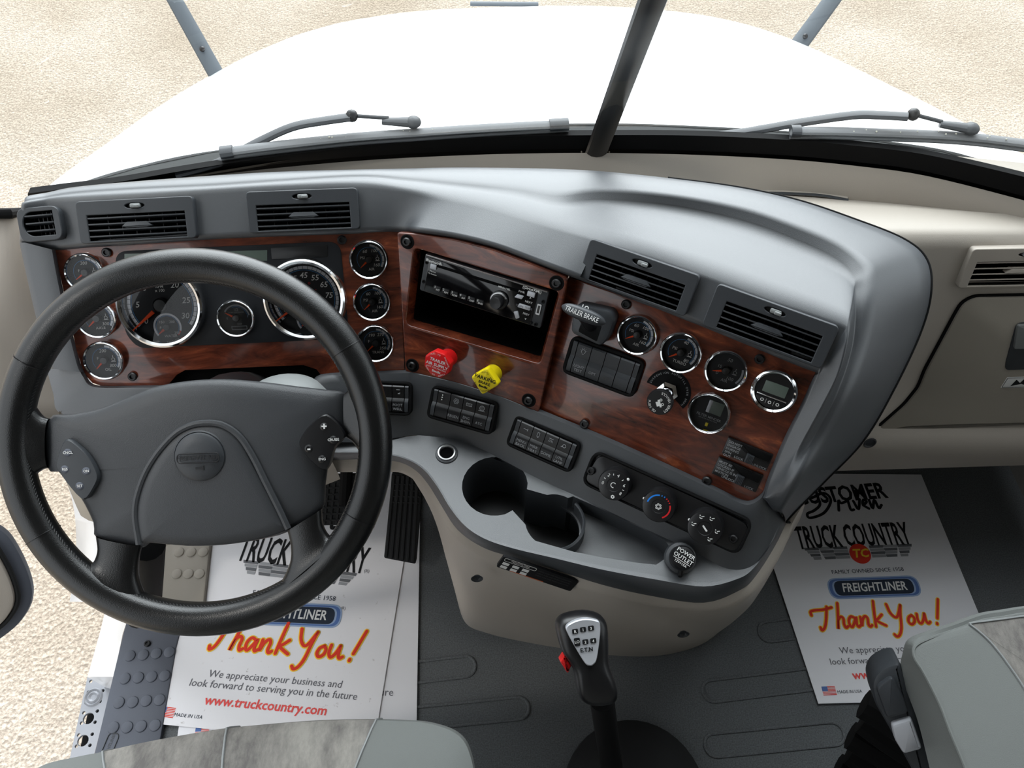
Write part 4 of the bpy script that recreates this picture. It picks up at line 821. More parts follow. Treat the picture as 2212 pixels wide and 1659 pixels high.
# ================================================================== heater panel
M, w, h = quad_fit(fD2, [(1284, 972), (1620, 1126), (1598, 1196), (1262, 1045)], .003); t = T('heater_control', 'black heater control panel with three round dials', 'heater control', M, None, fD2)
t.part('plate', slab(rpoly([(-w * .5, -h * .42), (-w * .30, -h * .47), (w * .49, -h * .5), (w * .5, h * .38), (w * .2, h * .46), (-w * .47, h * .5)], .012, 5), -.008, .004, .0015), 'black')
t.part('plate_rim', plate(rrect(w * 1.02, h * 1.06, .014), [rrect(w * .985, h * .96, .012)], -.006, .0045, .001), 'matt')
for px in ((1278, 1016), (1584, 1162)): hexscrew(t, *t.L(*px, .004), .004, .0055)
def dial(px, wpx, kind):
    hh = .024; c = t.L(*px, hh); R = np.linalg.norm(fD2.hit(px[0] - wpx / 2, px[1], hh) - fD2.hit(px[0] + wpx / 2, px[1], hh)) / 2
    k = t.part('dial_knob', mv(lathe([(R * 1.04, .003), (R * 1.02, hh - .004), (R * .96, hh - .0006), (R * .9, hh), (R * .42, hh), (R * .40, hh - .0006), (1e-5, hh - .0004)], 48), *c), 'black')
    z = hh + .0003; W, G = [], None
    if kind == 0:
        W = [text(s, R * .3, R * .68 * cos(radians(a)), R * .68 * sin(radians(a)), z) for s, a in (('0', 198), ('2', 142), ('4', 90), ('6', 28), ('8', -22))] + [mv(box(R * .62, R * .74, -R * .02, R * .02, z - .0001, z), rot=radians(a)) for a in (170, 116, 58, 3)] + [mv(arc(R * .09, R * .08, 0, 360, z, 6), R * .3, -R * .68), mv(arc(R * .16, R * .05, 60, 300, z, 14)), mv(sphere(R * .1, n=10, sz=.4), R * .62, R * .78, hh - .001)]
    elif kind == 1:
        t.part('cold_band', mv(arc(R * .70, R * .09, 180, 105, z), *c), 'bluek', sub=k); t.part('hot_band', mv(arc(R * .70, R * .09, 30, -50, z), *c), 'redk', sub=k)
        t.part('hot_ticks', mv(ticks(R * .66, R * .74, 66, 42, 3, R * .07, z), *c), 'redk', sub=k); t.part('cold_ticks', mv(ticks(R * .66, R * .74, 94, 80, 2, R * .06, z), *c), 'bluek', sub=k)
        W = [mv(arc(R * .05, R * .04, 0, 360, z, 6), R * .14 * cos(q), R * .14 * sin(q)) for q in np.arange(0, 6.2, 1.05)] + [mv(sphere(R * .09, n=10, sz=.4), -R * .97, -R * .05, hh - .003)]
    else:
        for a in (190, 135, 85, 15, -40):
            x, y = R * .68 * cos(radians(a)), R * .68 * sin(radians(a)); W += [mv(arc(R * .08, R * .05, 200, 340, z, 8), x, y), mv(sphere(R * .035, n=8, sz=.3), x - R * .1, y + R * .06, z), mv(box(0, R * .16, -R * .025, R * .025, z - .0001, z), x, y + .03 * R, rot=.6)]
        W += [mv(box(-R * .2, R * .2, -R * .05, R * .05, z - .0001, z), rot=-.5), mv(sphere(R * .09, n=10, sz=.4), -R * .97, -R * .05, hh - .003)]
    t.part('markings', mv(join(*W), *c, rot=-.1), 'white', sub=k)
dial((1326, 1047), 68, 0); dial((1423, 1093), 72, 1); dial((1523, 1140), 77, 2)
# ================================================================== sockets on the tray
t = T('lighter_socket', 'empty lighter socket with bright steel ring beside the cup holders', 'socket', mat4(fT.hit(965, 980), fT.ex, fT.ey, fT.n), None, fT); R = np.linalg.norm(fT.hit(946, 980) - fT.hit(984, 980)) / 2
t.part('surround', lathe([(R * 1.3, .0), (R * 1.25, .002), (R * 1.05, .003)], 36), 'dash'); t.part('ring', lathe([(R * 1.05, .002), (R * 1.0, .0048), (R * .85, .0052), (R * .74, .003), (R * .72, .0005)], 40), 'steel', 'bright steel ring')
t.part('bore', lathe([(R * .75, .0015), (R * .72, .0011), (1e-5, .0007)], 32), 'cavity')
fO = Fr(atz(1476, 1208, .545), nrm(8, 68)); t = T('power_outlet', 'black round cap marked POWER OUTLET at the right end of the tray', 'outlet', fO.M(1476, 1205, .012), None, fO); R = np.linalg.norm(fO.hit(1448, 1205, .012) - fO.hit(1503, 1205, .012)) / 2
t.part('cap', lathe([(R * .95, -.022), (R, -.008), (R * .97, -.003), (R * .85, .0005), (R * .5, .0022), (1e-5, .0026)], 40), 'black')
t.part('collar', lathe([(R * 1.28, -.026), (R * 1.22, -.017), (R * .98, -.016)], 36), 'dash')
t.part('tether', tube([(0, -R * .8, -.014), (0, -R * 1.25, -.017), (0, -R * 1.5, -.024)], .0035, 8), 'black')
t.part('lettering', mv(join(text('POWER', .0072, 0, .006, .003, bold=.01), text('OUTLET', .0072, 0, -.001, .003, bold=.01), box(-.012, .012, -.0052, -.0046, .0028, .003), text('12V=15A', .0045, 0, -.008, .003, bold=.01)), rot=-.5), 'white')
# warning label on the console
fL = Fr(atz(1160, 1238, .478) + A([0, -.012, .0]), nrm(8, 14)); q = [(1083, 1201), (1244, 1254), (1238, 1279), (1077, 1224)]
ps = [fL.hit(x, y) for x, y in q]; M, w, h = quad_fit(fL, q, 0.0); t = T('warning_label', 'black label with white boxes stuck on the beige console front', 'label', M, None, fL)
t.part('sticker', slab(rrect(w, h, .003), -.004, .0006, .0003), 'inkblk')
t.part('label_print', join(*[mv(fan(rrect(w * .085, h * .22, .0006)), x * w, y * h, .0008) for x in (-.42, -.29, -.16) for y in (-.02, -.32)], mv(plate(rrect(w * .42, h * .26, .003), [rrect(w * .41, h * .21, .0026)], 0, .0002), -.26 * w, .32 * h, .0007), text('FREIGHTLINER', h * .16, -.26 * w, .32 * h, .0009)), 'white')
t.part('fine_print', join(*[text('CHECK FUSE AND RELAY LOCATION', h * .12, .2 * w, (.3 - .2 * i) * h, .0009, w=w * .45) for i in range(3)]), 'dim')
t.part('orange_stripe', mv(fan(rrect(w * .45, h * .06, .0004)), -.1 * w, -.45 * h, .0008), mk('orange_stripe_ink', (190, 90, 40), .6))
# ================================================================== steering wheel
t = T('steering_wheel', 'black leather steering wheel with grey padded hub', 'steering wheel', fW.M(424, 961), None, fW)
RM = .2105; RT = .0203
t.part('rim', loft([[((RM + RT * cos(b) * 1.0) * cos(a), (RM + RT * cos(b)) * sin(a), RT * .92 * sin(b)) for b in np.linspace(0, 2 * pi, 20, endpoint=False)] for a in np.linspace(0, 2 * pi, 120, endpoint=False)], cu=True, cv=True), 'leather')
st = []
for i in range(300):
    a = 2 * pi * i / 300; r = RM - RT * .93
    st.append(xf(tube([(0, -.0016, 0), (.0012, .0016, .0022)], .0007, 5), Matrix.Rotation(a, 4, 'Z') @ Matrix.Translation((r, 0, .006))))
t.part('stitching', join(*st), 'leather')
sm_ = [mv(lathe([(RT * 1.004, -.0006), (RT * 1.012, 0), (RT * 1.004, .0006)], 20), 0, 0, 0) for _ in range(4)]
for s, a in zip(sm_, (208, 333, 150, 30)): t.part('leather_seam', xf(s, Matrix.Rotation(radians(a), 4, 'Z') @ Matrix.Translation((RM, 0, 0)) @ Matrix.Rotation(pi / 2, 4, 'X')), 'black')
def dome(poly, c, prof, n=None):
    # prof: (scale towards the outline, height) from rim to centre
    p = ccw(poly); rows = [[(c[0] + (x - c[0]) * s, c[1] + (y - c[1]) * s, z) for x, y in p] for s, z in prof]
    V, F = loft(rows, cu=True); k = len(p); V.append((c[0], c[1], prof[-1][1])); m = len(V) - 1; b = (len(prof) - 1) * k
    F += [(b + i, b + (i + 1) % k, m) for i in range(k)]
    return V, F
def smoothpoly(pts, k=4): return [tuple(p) for p in spl([A(q) for q in pts], k, closed=True)]
HB = -.006
hubp = [(98,908),(150,896),(210,884),(270,860),(330,837),(400,824),(480,820),(560,826),(640,836),(700,843),(744,852),(750,900),(744,945),(722,970),(708,1000),(700,1050),(692,1106),(622,1150),(560,1167),(480,1179),(400,1181),(318,1174),(300,1186),(208,1166),(198,1130),(170,1075),(140,1042),(120,1018),(98,1010)]
HP = smoothpoly(t.P(hubp, HB), 3); hc = t.L(430, 1000, HB)
t.part('hub_pad', dome(HP, hc, [(.97, -.03), (1.0, -.016), (1.0, -.010), (.975, -.005), (.93, -.002), (.8, .001), (.55, .003), (.25, .004), (.05, .004)]), 'pad', ang=60)
ip = [(296,1170),(290,1120),(300,1060),(325,1005),(360,955),(400,927),(440,917),(485,922),(520,950),(550,1005),(585,1070),(615,1130),(618,1147),(560,1166),(480,1178),(400,1180),(320,1173)]
IP = smoothpoly(t.P(ip, HB + .01), 4); ic_ = t.L(440, 1060, HB + .01)
t.part('lower_pad', dome(IP, ic_, [(1.0, -.012), (1.0, .001), (.99, .0035), (.96, .0055), (.8, .0068), (.5, .0075), (.1, .0078)]), 'pad', ang=50)
pp = [(*t.L(x, y, .005), .005) for x, y in [(300,1176),(291,1105),(304,1045),(332,990),(372,943),(405,922),(440,914),(480,918),(516,942),(545,985),(575,1045),(605,1105),(622,1142)]]; t.part('pad_ridge', tube(spl(pp, 6), .0040, 8, flat=.7), 'pad')
bz = .0085
c0 = t.L(431, 987, bz); rb = np.linalg.norm(fW.hit(375, 987, bz) - fW.hit(487, 987, bz)) / 2
h_ = t.part('horn_button', mv(lathe([(rb * 1.04, bz - .006), (rb * 1.04, bz - .002), (rb * .99, bz - .001), (rb * .97, bz - .003), (rb * .95, bz + .0005), (rb * .88, bz + .002), (rb * .5, bz + .0035), (1e-5, bz + .004)], 48), *c0), 'dark')
t.part('emblem', mv(join(tube([(x, y, 0) for x, y in rrect(rb * 1.62, rb * .36, rb * .17)] + [(rrect(rb * 1.62, rb * .36, rb * .17)[0] + (0,))], .0007, 6), text('FREIGHTLINER', rb * .25, 0, 0, .0004, bold=.02, shear=.2)), c0[0], c0[1] - .02 * rb, bz + .0050), 'black', sub=h_)
t.part('horn_symbol', mv(join(box(-.004, .003, -.0012, .0012, 0, .0006), slab([(.003, -.0015), (.0055, -.003), (.0055, .003), (.003, .0015)], 0, .0006)), c0[0], c0[1] - rb * .42, bz + .0040), 'black', sub=h_)
# leather spokes flaring into the rim
def spoke(secs):
    rows = []
    for k, (a, b) in enumerate(secs):
        q = k / (len(secs) - 1); h = -.004 * (1 - q); a = A((*t.L(*a, h), h)); b = A((*t.L(*b, h), h)); m = (a + b) / 2; u = (b - a) / 2; th = .0105 + .004 * q
        rows.append([m + u * math.copysign(abs(cos(w)) ** .75, cos(w)) + A([0, 0, th * math.copysign(abs(sin(w)) ** .8, sin(w)) - .003 * (1 - q)]) for w in np.linspace(0, 2 * pi, 24, endpoint=False)])
    rows = [list(c) for c in zip(*[spl(list(c), 5) for c in zip(*rows)])]
    return loft(rows, cu=True)
for secs in ([((104,905),(104,1012)), ((88,898),(90,1016)), ((70,872),(70,1034)), ((48,835),(50,1078)), ((36,800),(36,1110))],
             [((743,851),(745,944)), ((757,836),(764,958)), ((771,806),(782,985)), ((783,806),(793,1000))],
             [((206,1158),(305,1178)), ((210,1192),(298,1214)), ((196,1218),(299,1252)), ((160,1212),(318,1296)), ((110,1185),(350,1335))],
             [((620,1146),(694,1100)), ((628,1180),(698,1136)), ((626,1216),(714,1160)), ((606,1258),(738,1156)), ((570,1305),(770,1135))]):
    t.part('spoke', spoke(secs), 'leather', ang=70)
# thumb switch pads
for nm, pts, lab in (('l', [(141,950),(168,962),(195,990),(212,1025),(206,1050),(182,1080),(150,1050),(130,1020),(122,1000)], [('CNCL', 146, 978, .0), ('RES', 140, 1014, 0), ('ON', 186, 1018, 0), ('SET', 172, 1050, 0)]), ('r', [(706,895),(746,938),(724,965),(706,1015),(676,1000),(650,968),(648,950),(668,920)], [('+', 700, 922, 1), ('-', 667, 969, 1), ('ENG', 696, 992, 0), ('CRUISE', 720, 950, 0)])):
    zz = .0075 if nm == 'l' else .0075
    k = t.part('switch_pad', dome(smoothpoly(t.P(pts, zz), 4), t.L(*((165, 1015) if nm == 'l' else (695, 955)), zz), [(1.0, -.006), (1.0, zz - .001), (.95, zz + .0012), (.5, zz + .002)]), 'dark' if nm == 'l' else 'black', 'grey thumb switch pad' if nm == 'l' else 'black thumb switch pad')
    for s, x, y, big in lab:
        p = t.L(x, y, zz + .002); b = t.part('thumb_button', mv(lathe([(.0052, 0), (.0048, .002), (.003, .003), (1e-5, .0026)], 16), *p, zz), 'sill' if nm == 'l' else 'black', sub=k)
    t.part('lettering', join(*[text(s, .011 if big else .0042, *t.L(x, y, zz + .0035), zz + .0034, bold=.04 if big else .015) for s, x, y, big in lab]), 'white', sub=k)
# column behind the hub
cc = atd(620, 868, 1.03); t.wpart('column_cover', ([tuple(cc + A([.055 * p[0], .04 * p[1], .032 * p[2]])) for p in sphere(1.0, n=28)[0]], sphere(1.0, n=28)[1]), 'tab', 'light grey column cover')
t.part('column_shroud', loft([[(r * cos(a), yy + r * 1.1 * sin(a) - .01, z) for a in np.linspace(0, 2 * pi, 24, endpoint=False)] for r, z, yy in ((.045, -.02, 0), (.06, -.05, 0), (.062, -.14, .02), (.05, -.30, .03))], cu=True), 'black')
p0, p1 = Vector(t.L(318, 1175, -.05)).to_3d(), t.I @ Vector(atz(318, 1300, .28)); p0.z = -.05
t.part('column_lower', tube([tuple(p0), tuple(p1), tuple(t.I @ Vector(atz(300, 1330, .12)))], .022, 14), 'matt')

# ================================================================== knee panel and door side at the left
kp = [[(128, 888, .575), (118, 960, .50), (104, 1012, .43)], [(150, 900, .56), (150, 985, .44), (130, 1015, .36)], [(190, 925, .54), (200, 1080, .34), (208, 1165, .16)], [(300, 950, .53), (310, 1100, .34), (330, 1185, .16)], [(480, 980, .52), (500, 1080, .38), (520, 1120, .3)], [(715, 992, .515), (730, 1022, .47), (735, 1035, .44)]]
t = T('knee_bolster', 'taupe knee panel under the dash left of the pedals', 'knee bolster', atz(300, 1000, .45))
t.wpart('panel_skin', loft([spl([atz(*kp[j][i]) for j in range(len(kp))], 6) for i in range(3)]), 'beige_dark', ang=60)
dz = 1.33
D = T('open_door', 'beige inner panel of the opened driver door with grey edge seal', 'door', atd(20, 1270, dz))
fDo = Fr(atd(30, 1270, 1.30), nrm(-32, 34)); D.fr = fDo
dp = [(-900, 820), (-260, 1040), (-60, 1120), (8, 1150), (42, 1195), (66, 1250), (72, 1292), (58, 1330), (20, 1372), (-60, 1420), (-260, 1500), (-900, 1760)]
loc = lambda P: [tuple((D.I @ Vector(fDo.hit(x, y)))[:]) for x, y in P]
mD = mat4(fDo.o, fDo.ex, fDo.ey, fDo.n); I2 = mD.inverted(); P2 = [tuple((I2 @ Vector(fDo.hit(x, y)))[:2]) for x, y in dp]
P2s = smoothpoly(P2, 5)
D.wpart('door_slab', xf(slab(P2s, -.02, -.004, .008), mD), 'sill', 'grey edge of the door')
D.wpart('inner_panel', xf(slab(inset(ccw(P2s), .026), -.01, .012, .008), mD), 'beige')
D.wpart('edge_seal', xf(tube([(x, y, .002) for x, y in inset(ccw(P2s), .022)], .004, 8), mD), 'rubber')
# ================================================================== door sill plate, alloy step, kick plate
fS = Fr(A([0, 0, .012]), A([0, -1e-6, 1.0]))
t = T('sill_plate', 'grey plastic door sill plate with rows of round bumps', 'sill plate', fS.M(290, 1520), None, fS)
t.part('plate', slab(t.P([(203, 1628), (265, 1369), (300, 1240), (420, 1240), (380, 1400), (330, 1690), (190, 1690)]), -.010, 0, .003), 'sill')
bp = []
for rowp in ([(281,1417),(310,1415),(338,1412),(366,1409)], [(270,1466),(299,1464),(328,1462),(356,1460)], [(257,1518),(287,1517),(316,1514),(345,1512)], [(245,1572),(275,1571),(305,1569),(335,1567)]):
    for p in rowp: bp.append(mv(lathe([(.0105, 0), (.0095, .0022), (.008, .0028), (1e-5, .003)], 18), *t.L(*p)))
for i, b in enumerate(bp): t.part('grip_bump', b, 'sill')
hexscrew(t, *t.L(319, 1391), 0, .006)
t.part('oval_badge', mv(join(tube([(x, y, 0) for x, y in rrect(.045, .019, .009) + rrect(.045, .019, .009)[:1]], .001, 6), text('FREIGHTLINER', .007, 0, 0, .0004)), *t.L(236, 1613), .0006, rot=radians(78)), 'dark')
fQ = Fr(A([0, 0, .02]), A([0, -1e-6, 1.0]))
t = T('kick_plate', 'taupe raised floor edge with round bumps beside the paper mat', 'sill plate', fQ.M(390, 1240), None, fQ)
t.part('plate', slab(t.P([(318, 1302), (345, 1160), (460, 1120), (440, 1300)]), -.018, 0, .004), 'beige_dark')
for p in ((387,1193),(413,1193),(439,1193),(382,1240),(407,1240),(431,1240)): t.part('grip_bump', mv(lathe([(.0105, 0), (.0095, .0022), (.008, .0028), (1e-5, .003)], 18), *t.L(*p)), 'beige_dark')
fS2 = Fr(A([0, 0, -.20]), A([0, -1e-6, 1.0]))
t = T('entry_step', 'perforated pale aluminium entry step outside the driver door', 'step', fS2.M(200, 1540, 0), None, fS2)
sp_ = t.P([(189, 1461), (246, 1463), (205, 1640), (196, 1700), (134, 1700), (150, 1640)])
holes = [circ(.011, 14, *t.L(191, 1552)), circ(.011, 14, *t.L(179, 1600))] + [circ(.0035, 8, *t.L(x, y)) for x, y in ((196,1472),(191,1495),(186,1518),(181,1540),(176,1562),(170,1588),(165,1612),(222,1492),(216,1515),(210,1536),(205,1560),(199,1586),(194,1610))]
t.part('tread', plate(sp_, holes, -.006, 0, .0005), 'alu'); t.part('dark_backing', slab(inset(ccw(sp_), .002), -.05, -.03), 'matt'); t.part('swage', mv(lathe([(.019, .0), (.016, .004), (.013, .001), (.009, .004), (.005, .001), (1e-5, .001)], 24), *t.L(202, 1506)), 'alu')  # dark plate added below the tread to hide bright ground in its holes
t.part('edge_flange', slab(t.P([(246, 1463), (252, 1463), (211, 1640), (205, 1640)]), -.03, .0, .001), 'alu')

# ================================================================== pedals
fPd = Fr(atz(870, 1205, .06), nrm(2, 42)); t = T('accelerator_pedal', 'long black ribbed accelerator pedal right of the steering wheel', 'pedal', fPd.M(870, 1120), None, fPd)
pl = t.P([(846, 1022), (890, 1024), (908, 1040), (911, 1062), (898, 1219), (829, 1206), (842, 1080)]); t.part('pad', slab(rpoly(pl, .004, 3), -.018, 0, .002), 'rubber')
def gr(a, b, w=.0035): return tube([(*t.L(*a), .0005), (*t.L(*b), .0005)], w, 6, flat=.7)
t.part('ribs', join(*[gr((851 + i * 10.2, 1026 + i * .6), (834 + i * 11.6, 1203 + i * 2)) for i in range(6)], *[gr((846 - i * .8, 1045 + i * 13), (909 - i * 1.2, 1047 + i * 13), .0022) for i in range(4)]), 'rubber')
t.wpart('arm', tube([atz(872, 1130, .10), atz(876, 1060, .16) + A([0, .08, 0]), atz(880, 1040, .2) + A([0, .2, .1])], .010, 10), 'matt')
fPb = Fr(atz(745, 1130, .10), nrm(2, 40)); t = T('brake_pedal', 'square black brake pedal with grid tread behind the wheel rim', 'pedal', fPb.M(742, 1082), None, fPb)
pl = t.P([(692, 1030), (802, 1026), (790, 1134), (682, 1136)]); t.part('pad', slab(rpoly(pl, .004, 3), -.014, 0, .002), 'rubber')
t.part('tread', join(*[gr((697 + i * 13.5, 1034), (688 + i * 13, 1132), .003) for i in range(8)], *[gr((694 - i * 1.4, 1040 + i * 14), (798 - i * 1.6, 1037 + i * 14), .003) for i in range(7)]), 'rubber')
t.wpart('arm', tube([atz(745, 1090, .14), atz(745, 1040, .22) + A([0, .1, 0]), atz(745, 1020, .3) + A([0, .25, .1])], .012, 10), 'matt')

# ================================================================== paper floor mats
def paper(label, q, z, mat, curl=0):
    P = [atz(x, y, z) for x, y in q]; c = sum(P) / 4; t = T('paper_mat', label, 'floor mat', c, 'printed paper floor mats', Fr(A([0, 0, z]), A([0, -1e-6, 1.0])))
    n = 14; rows = []
    for i in range(n + 1):
        v = i / n; a, b = P[0] * (1 - v) + P[3] * v, P[1] * (1 - v) + P[2] * v
        rows.append([a * (1 - j / n) + b * (j / n) + A([0, 0, .0]) for j in range(n + 1)])
    up = loft(rows); dn = flip(loft([[p - A([0, 0, .0012]) for p in r] for r in rows])); t.wpart('sheet', join(up, dn), mat)
    t.z = z; return t
def ptxt(t, s, a, b, size=None, shear=0, bold=0, al=None):   # text between two photo points on the sheet
    A0, B0 = atz(*a, t.z + .0006), atz(*b, t.z + .0006); d = B0 - A0; L = np.linalg.norm(d); g = text(s, 1, al='LEFT', shear=shear, bold=bold)
    xs = [p[0] for p in g[0]]; w = max(xs) - min(xs); sc = L / w if size is None else size; sx = L / w / sc
    rot = atan2(d[1], d[0]); g = mv(([(p[0] - min(xs), p[1], 0) for p in g[0]], g[1]), rot=0, s=sc, sx=sx)
    return mv(g, A0[0], A0[1], A0[2], rot=rot)
def pm(t, a, b, h):   # local print frame: a -> b is the width, h in photo pixels is unused
    A0, B0 = atz(*a, t.z + .0006), atz(*b, t.z + .0006); d = B0 - A0; L = np.linalg.norm(d)
    return Matrix.Translation(Vector(A0)) @ Matrix.Rotation(atan2(d[1], d[0]), 4, 'Z') @ Matrix.Scale(L, 4)
SCRIPT = dict(   # handwriting strokes in units of the line width
 thank=[[(0, .13), (.0, .155), (.03, .165), (.10, .17), (.16, .185)], [(.125, .19), (.10, .10), (.075, .04), (.05, .02), (.045, .04)], [(.21, .215), (.195, .14), (.175, .05), (.17, .03), (.185, .09), (.21, .115), (.225, .10), (.22, .06), (.228, .035), (.245, .045)],
        [(.315, .10), (.285, .115), (.262, .09), (.26, .055), (.275, .04), (.30, .075), (.32, .11), (.312, .06), (.32, .04), (.335, .05)], [(.35, .11), (.345, .045), (.362, .09), (.385, .115), (.40, .10), (.395, .055), (.405, .04), (.42, .05)],
        [(.475, .225), (.46, .14), (.445, .04)], [(.51, .125), (.475, .095), (.458, .085), (.485, .065), (.52, .045)],
        [(.565, .20), (.575, .14), (.60, .105), (.625, .115), (.665, .19)], [(.665, .19), (.645, .12), (.625, .03), (.60, -.02), (.575, -.035), (.562, -.02)],
        [(.725, .115), (.70, .10), (.69, .07), (.705, .05), (.73, .065), (.738, .095), (.725, .115)], [(.765, .125), (.76, .08), (.775, .055), (.80, .08), (.82, .125)], [(.82, .125), (.818, .075), (.828, .055), (.845, .065)],
        [(.955, .23), (.93, .16), (.905, .09)], [(.892, .055), (.890, .048)]],
 driven=[[(.12, .30), (.30, .36), (.36, .25), (.22, .08), (.02, .02), (.0, .08), (.10, .12), (.2, .2), (.2, .33)], [(.42, .10), (.46, .24), (.48, .2), (.55, .22)], [(.58, .22), (.58, .1), (.62, .1)], [(.65, .22), (.68, .1), (.74, .24)], [(.76, .15), (.82, .2), (.79, .23), (.76, .16), (.82, .1)], [(.86, .22), (.87, .1), (.93, .22), (.95, .1), (1.0, .14)]])
def script(strokes, w, z):
    out = []
    for s in strokes:      # brushed strokes, a little raised so that crossings read as one line
        P = [A([*p, z]) for p in spl([A(p) for p in s], 5)]; out += [tube(P, w / 2, 10, flat=.05), mv(sphere(w / 2, n=12, sz=.05), *P[0]), mv(sphere(w / 2, n=12, sz=.05), *P[-1])]
    return join(*out)
def flag(t, a, b):
    m = pm(t, a, b, 0); st = [xf(fan([(0, .62 * i / 13), (1, .62 * i / 13), (1, .62 * (i + 1) / 13), (0, .62 * (i + 1) / 13)]), m) for i in range(0, 13, 2)]
    k = t.wpart('flag_stripes', join(*st), 'inkred'); t.wpart('flag_canton', xf(fan([(0, .29), (.42, .29), (.42, .62), (0, .62)], .0008), m), 'inkblue', sub=None)
def logo_oval(t, a, b):
    m = pm(t, a, b, 0); z = .0
    t.wpart('badge_border', xf(slab(rrect(1.0, .235, .117, .5, .0), 0, .0006), m), 'inksky'); t.wpart('badge_shine', xf(mv(plate(rrect(.97, .205, .10, .5, .0), [rrect(.90, .175, .087, .5, .0)], .0007, .0012)), m), 'inkblue')
    t.wpart('badge_field', xf(slab(rrect(.86, .165, .08, .5, .0), 0, .002), m), 'inknavy'); t.wpart('badge_lettering', xf(text('FREIGHTLINER', .135, .5, 0, .004, bold=.02, shear=.1, w=.70), m), 'white')
def wings(t, a, b):
    m = pm(t, a, b, 0)
    for s in (-1, 1):
        G, K = [], []
        for i in range(4):
            for j in range(3):
                x0, x1 = .10 + j * .13, .10 + (j + 1) * .13 - .004; y1 = -i * .03 + .055; sh = .02 * i * (j / 2)
                (G if (i + j) % 2 else K).append(fan([(.5 + s * (x0), y1 - .026), (.5 + s * (x1 - sh), y1 - .026), (.5 + s * (x1 - sh + .008), y1), (.5 + s * x0, y1)]))
        k = t.wpart('wing_print', xf(join(*G), m), 'wing'); t.wpart('wing_shading', xf(join(*K), m), 'wingd', sub=k)
    t.wpart('round_badge', xf(mv(slab(circ(.095, 24), 0, .0015), .5, -.02), m), 'inkred'); t.wpart('badge_letters', xf(text('TC', .11, .5, -.02, .003, bold=.03, shear=.2), m), 'inkyel')
def thankyou(t, a, b):
    m = pm(t, a, b, 0); t.wpart('script_halo', xf(script(SCRIPT['thank'], .032, .0), m), 'inkyel', ang=20); t.wpart('script_print', xf(script(SCRIPT['thank'], .019, .0025), m), 'inkred', ang=20)
u = paper('white paper mat mostly covered by another sheet, its right edge showing', [(372, 1665), (898, 1668), (909, 1010), (470, 1010)], .0062, 'paper')
u.wpart('grey_text', ptxt(u, 'look forward to serving you in the future', (470, 1500), (849, 1503), bold=.0), 'inkgrey'); flag(u, (420, 1590), (450, 1588)); u.wpart('origin_text', ptxt(u, 'MADE IN USA', (455, 1588), (520, 1588)), 'inknavy')
t = paper('dirty white paper mat with Thank You print under the steering wheel', [(303, 1560), (808, 1610), (898, 1050), (482, 1010)], .0092, 'paperd')
t.wpart('title_print', ptxt(t, 'TRUCK COUNTRY', (511, 1209), (790, 1238), .076, .1, .022), 'inkblk'); wings(t, (520, 1222), (770, 1252))
t.wpart('slogan_print', xf(script(SCRIPT['driven'], .036, 0), pm(t, (590, 1150), (800, 1165), 0)), 'inkblk', ang=20)
t.wpart('since_text', ptxt(t, 'FAMILY OWNED SINCE 1958', (545, 1284), (724, 1298)), 'inknavy'); logo_oval(t, (520, 1322), (738, 1332))
t.wpart('registered_mark', ptxt(t, '(R)', (786, 1236), (797, 1237)), 'inkgrey'); t.wpart('registered_mark', ptxt(t, '(R)', (736, 1316), (746, 1317)), 'inkgrey')
thankyou(t, (432, 1408), (790, 1450))
t.wpart('grey_text', join(ptxt(t, 'We appreciate your business and', (450, 1462), (738, 1486), shear=.12), ptxt(t, 'look forward to serving you in the future', (408, 1481), (770, 1512), shear=.12)), 'inkgrey')
t.wpart('web_address', ptxt(t, 'www.truckcountry.com', (440, 1521), (704, 1545), shear=.1, bold=.02), 'inkpink'); flag(t, (341, 1547), (373, 1551)); t.wpart('origin_text', ptxt(t, 'MADE IN USA', (375, 1547), (436, 1553), shear=.1), 'inknavy')
t = paper('white paper mat with Thank You print on the passenger floor', [(1768, 1520), (2190, 1508), (1990, 1025), (1604, 1022)], .0062, 'paper')
t.wpart('title_print', ptxt(t, 'TRUCK COUNTRY', (1725, 1185), (1972, 1174), .068, .0, .022), 'inkblk'); wings(t, (1738, 1196), (1975, 1187))
t.wpart('slogan_print', join(xf(script(SCRIPT['driven'], .036, 0), pm(t, (1748, 1122), (1912, 1112), 0)), ptxt(t, 'CUSTOMER', (1722, 1090), (1920, 1074), .05, 0, .03)), 'inkblk', ang=20)
t.wpart('since_text', ptxt(t, 'FAMILY OWNED SINCE 1958', (1798, 1240), (1953, 1233)), 'inknavy'); logo_oval(t, (1789, 1272), (1987, 1265))
thankyou(t, (1762, 1368), (2062, 1362))
t.wpart('grey_text', join(ptxt(t, 'We appreciate your business and', (1815, 1412), (2076, 1403)), ptxt(t, 'look forward to serving you in the future', (1795, 1436), (2110, 1424))), 'inkgrey')
t.wpart('web_address', ptxt(t, 'www.truckcountry.com', (1843, 1467), (2085, 1459), bold=.02), 'inkpink'); flag(t, (1779, 1502), (1808, 1501)); t.wpart('origin_text', ptxt(t, 'MADE IN USA', (1810, 1498), (1863, 1496)), 'inknavy')

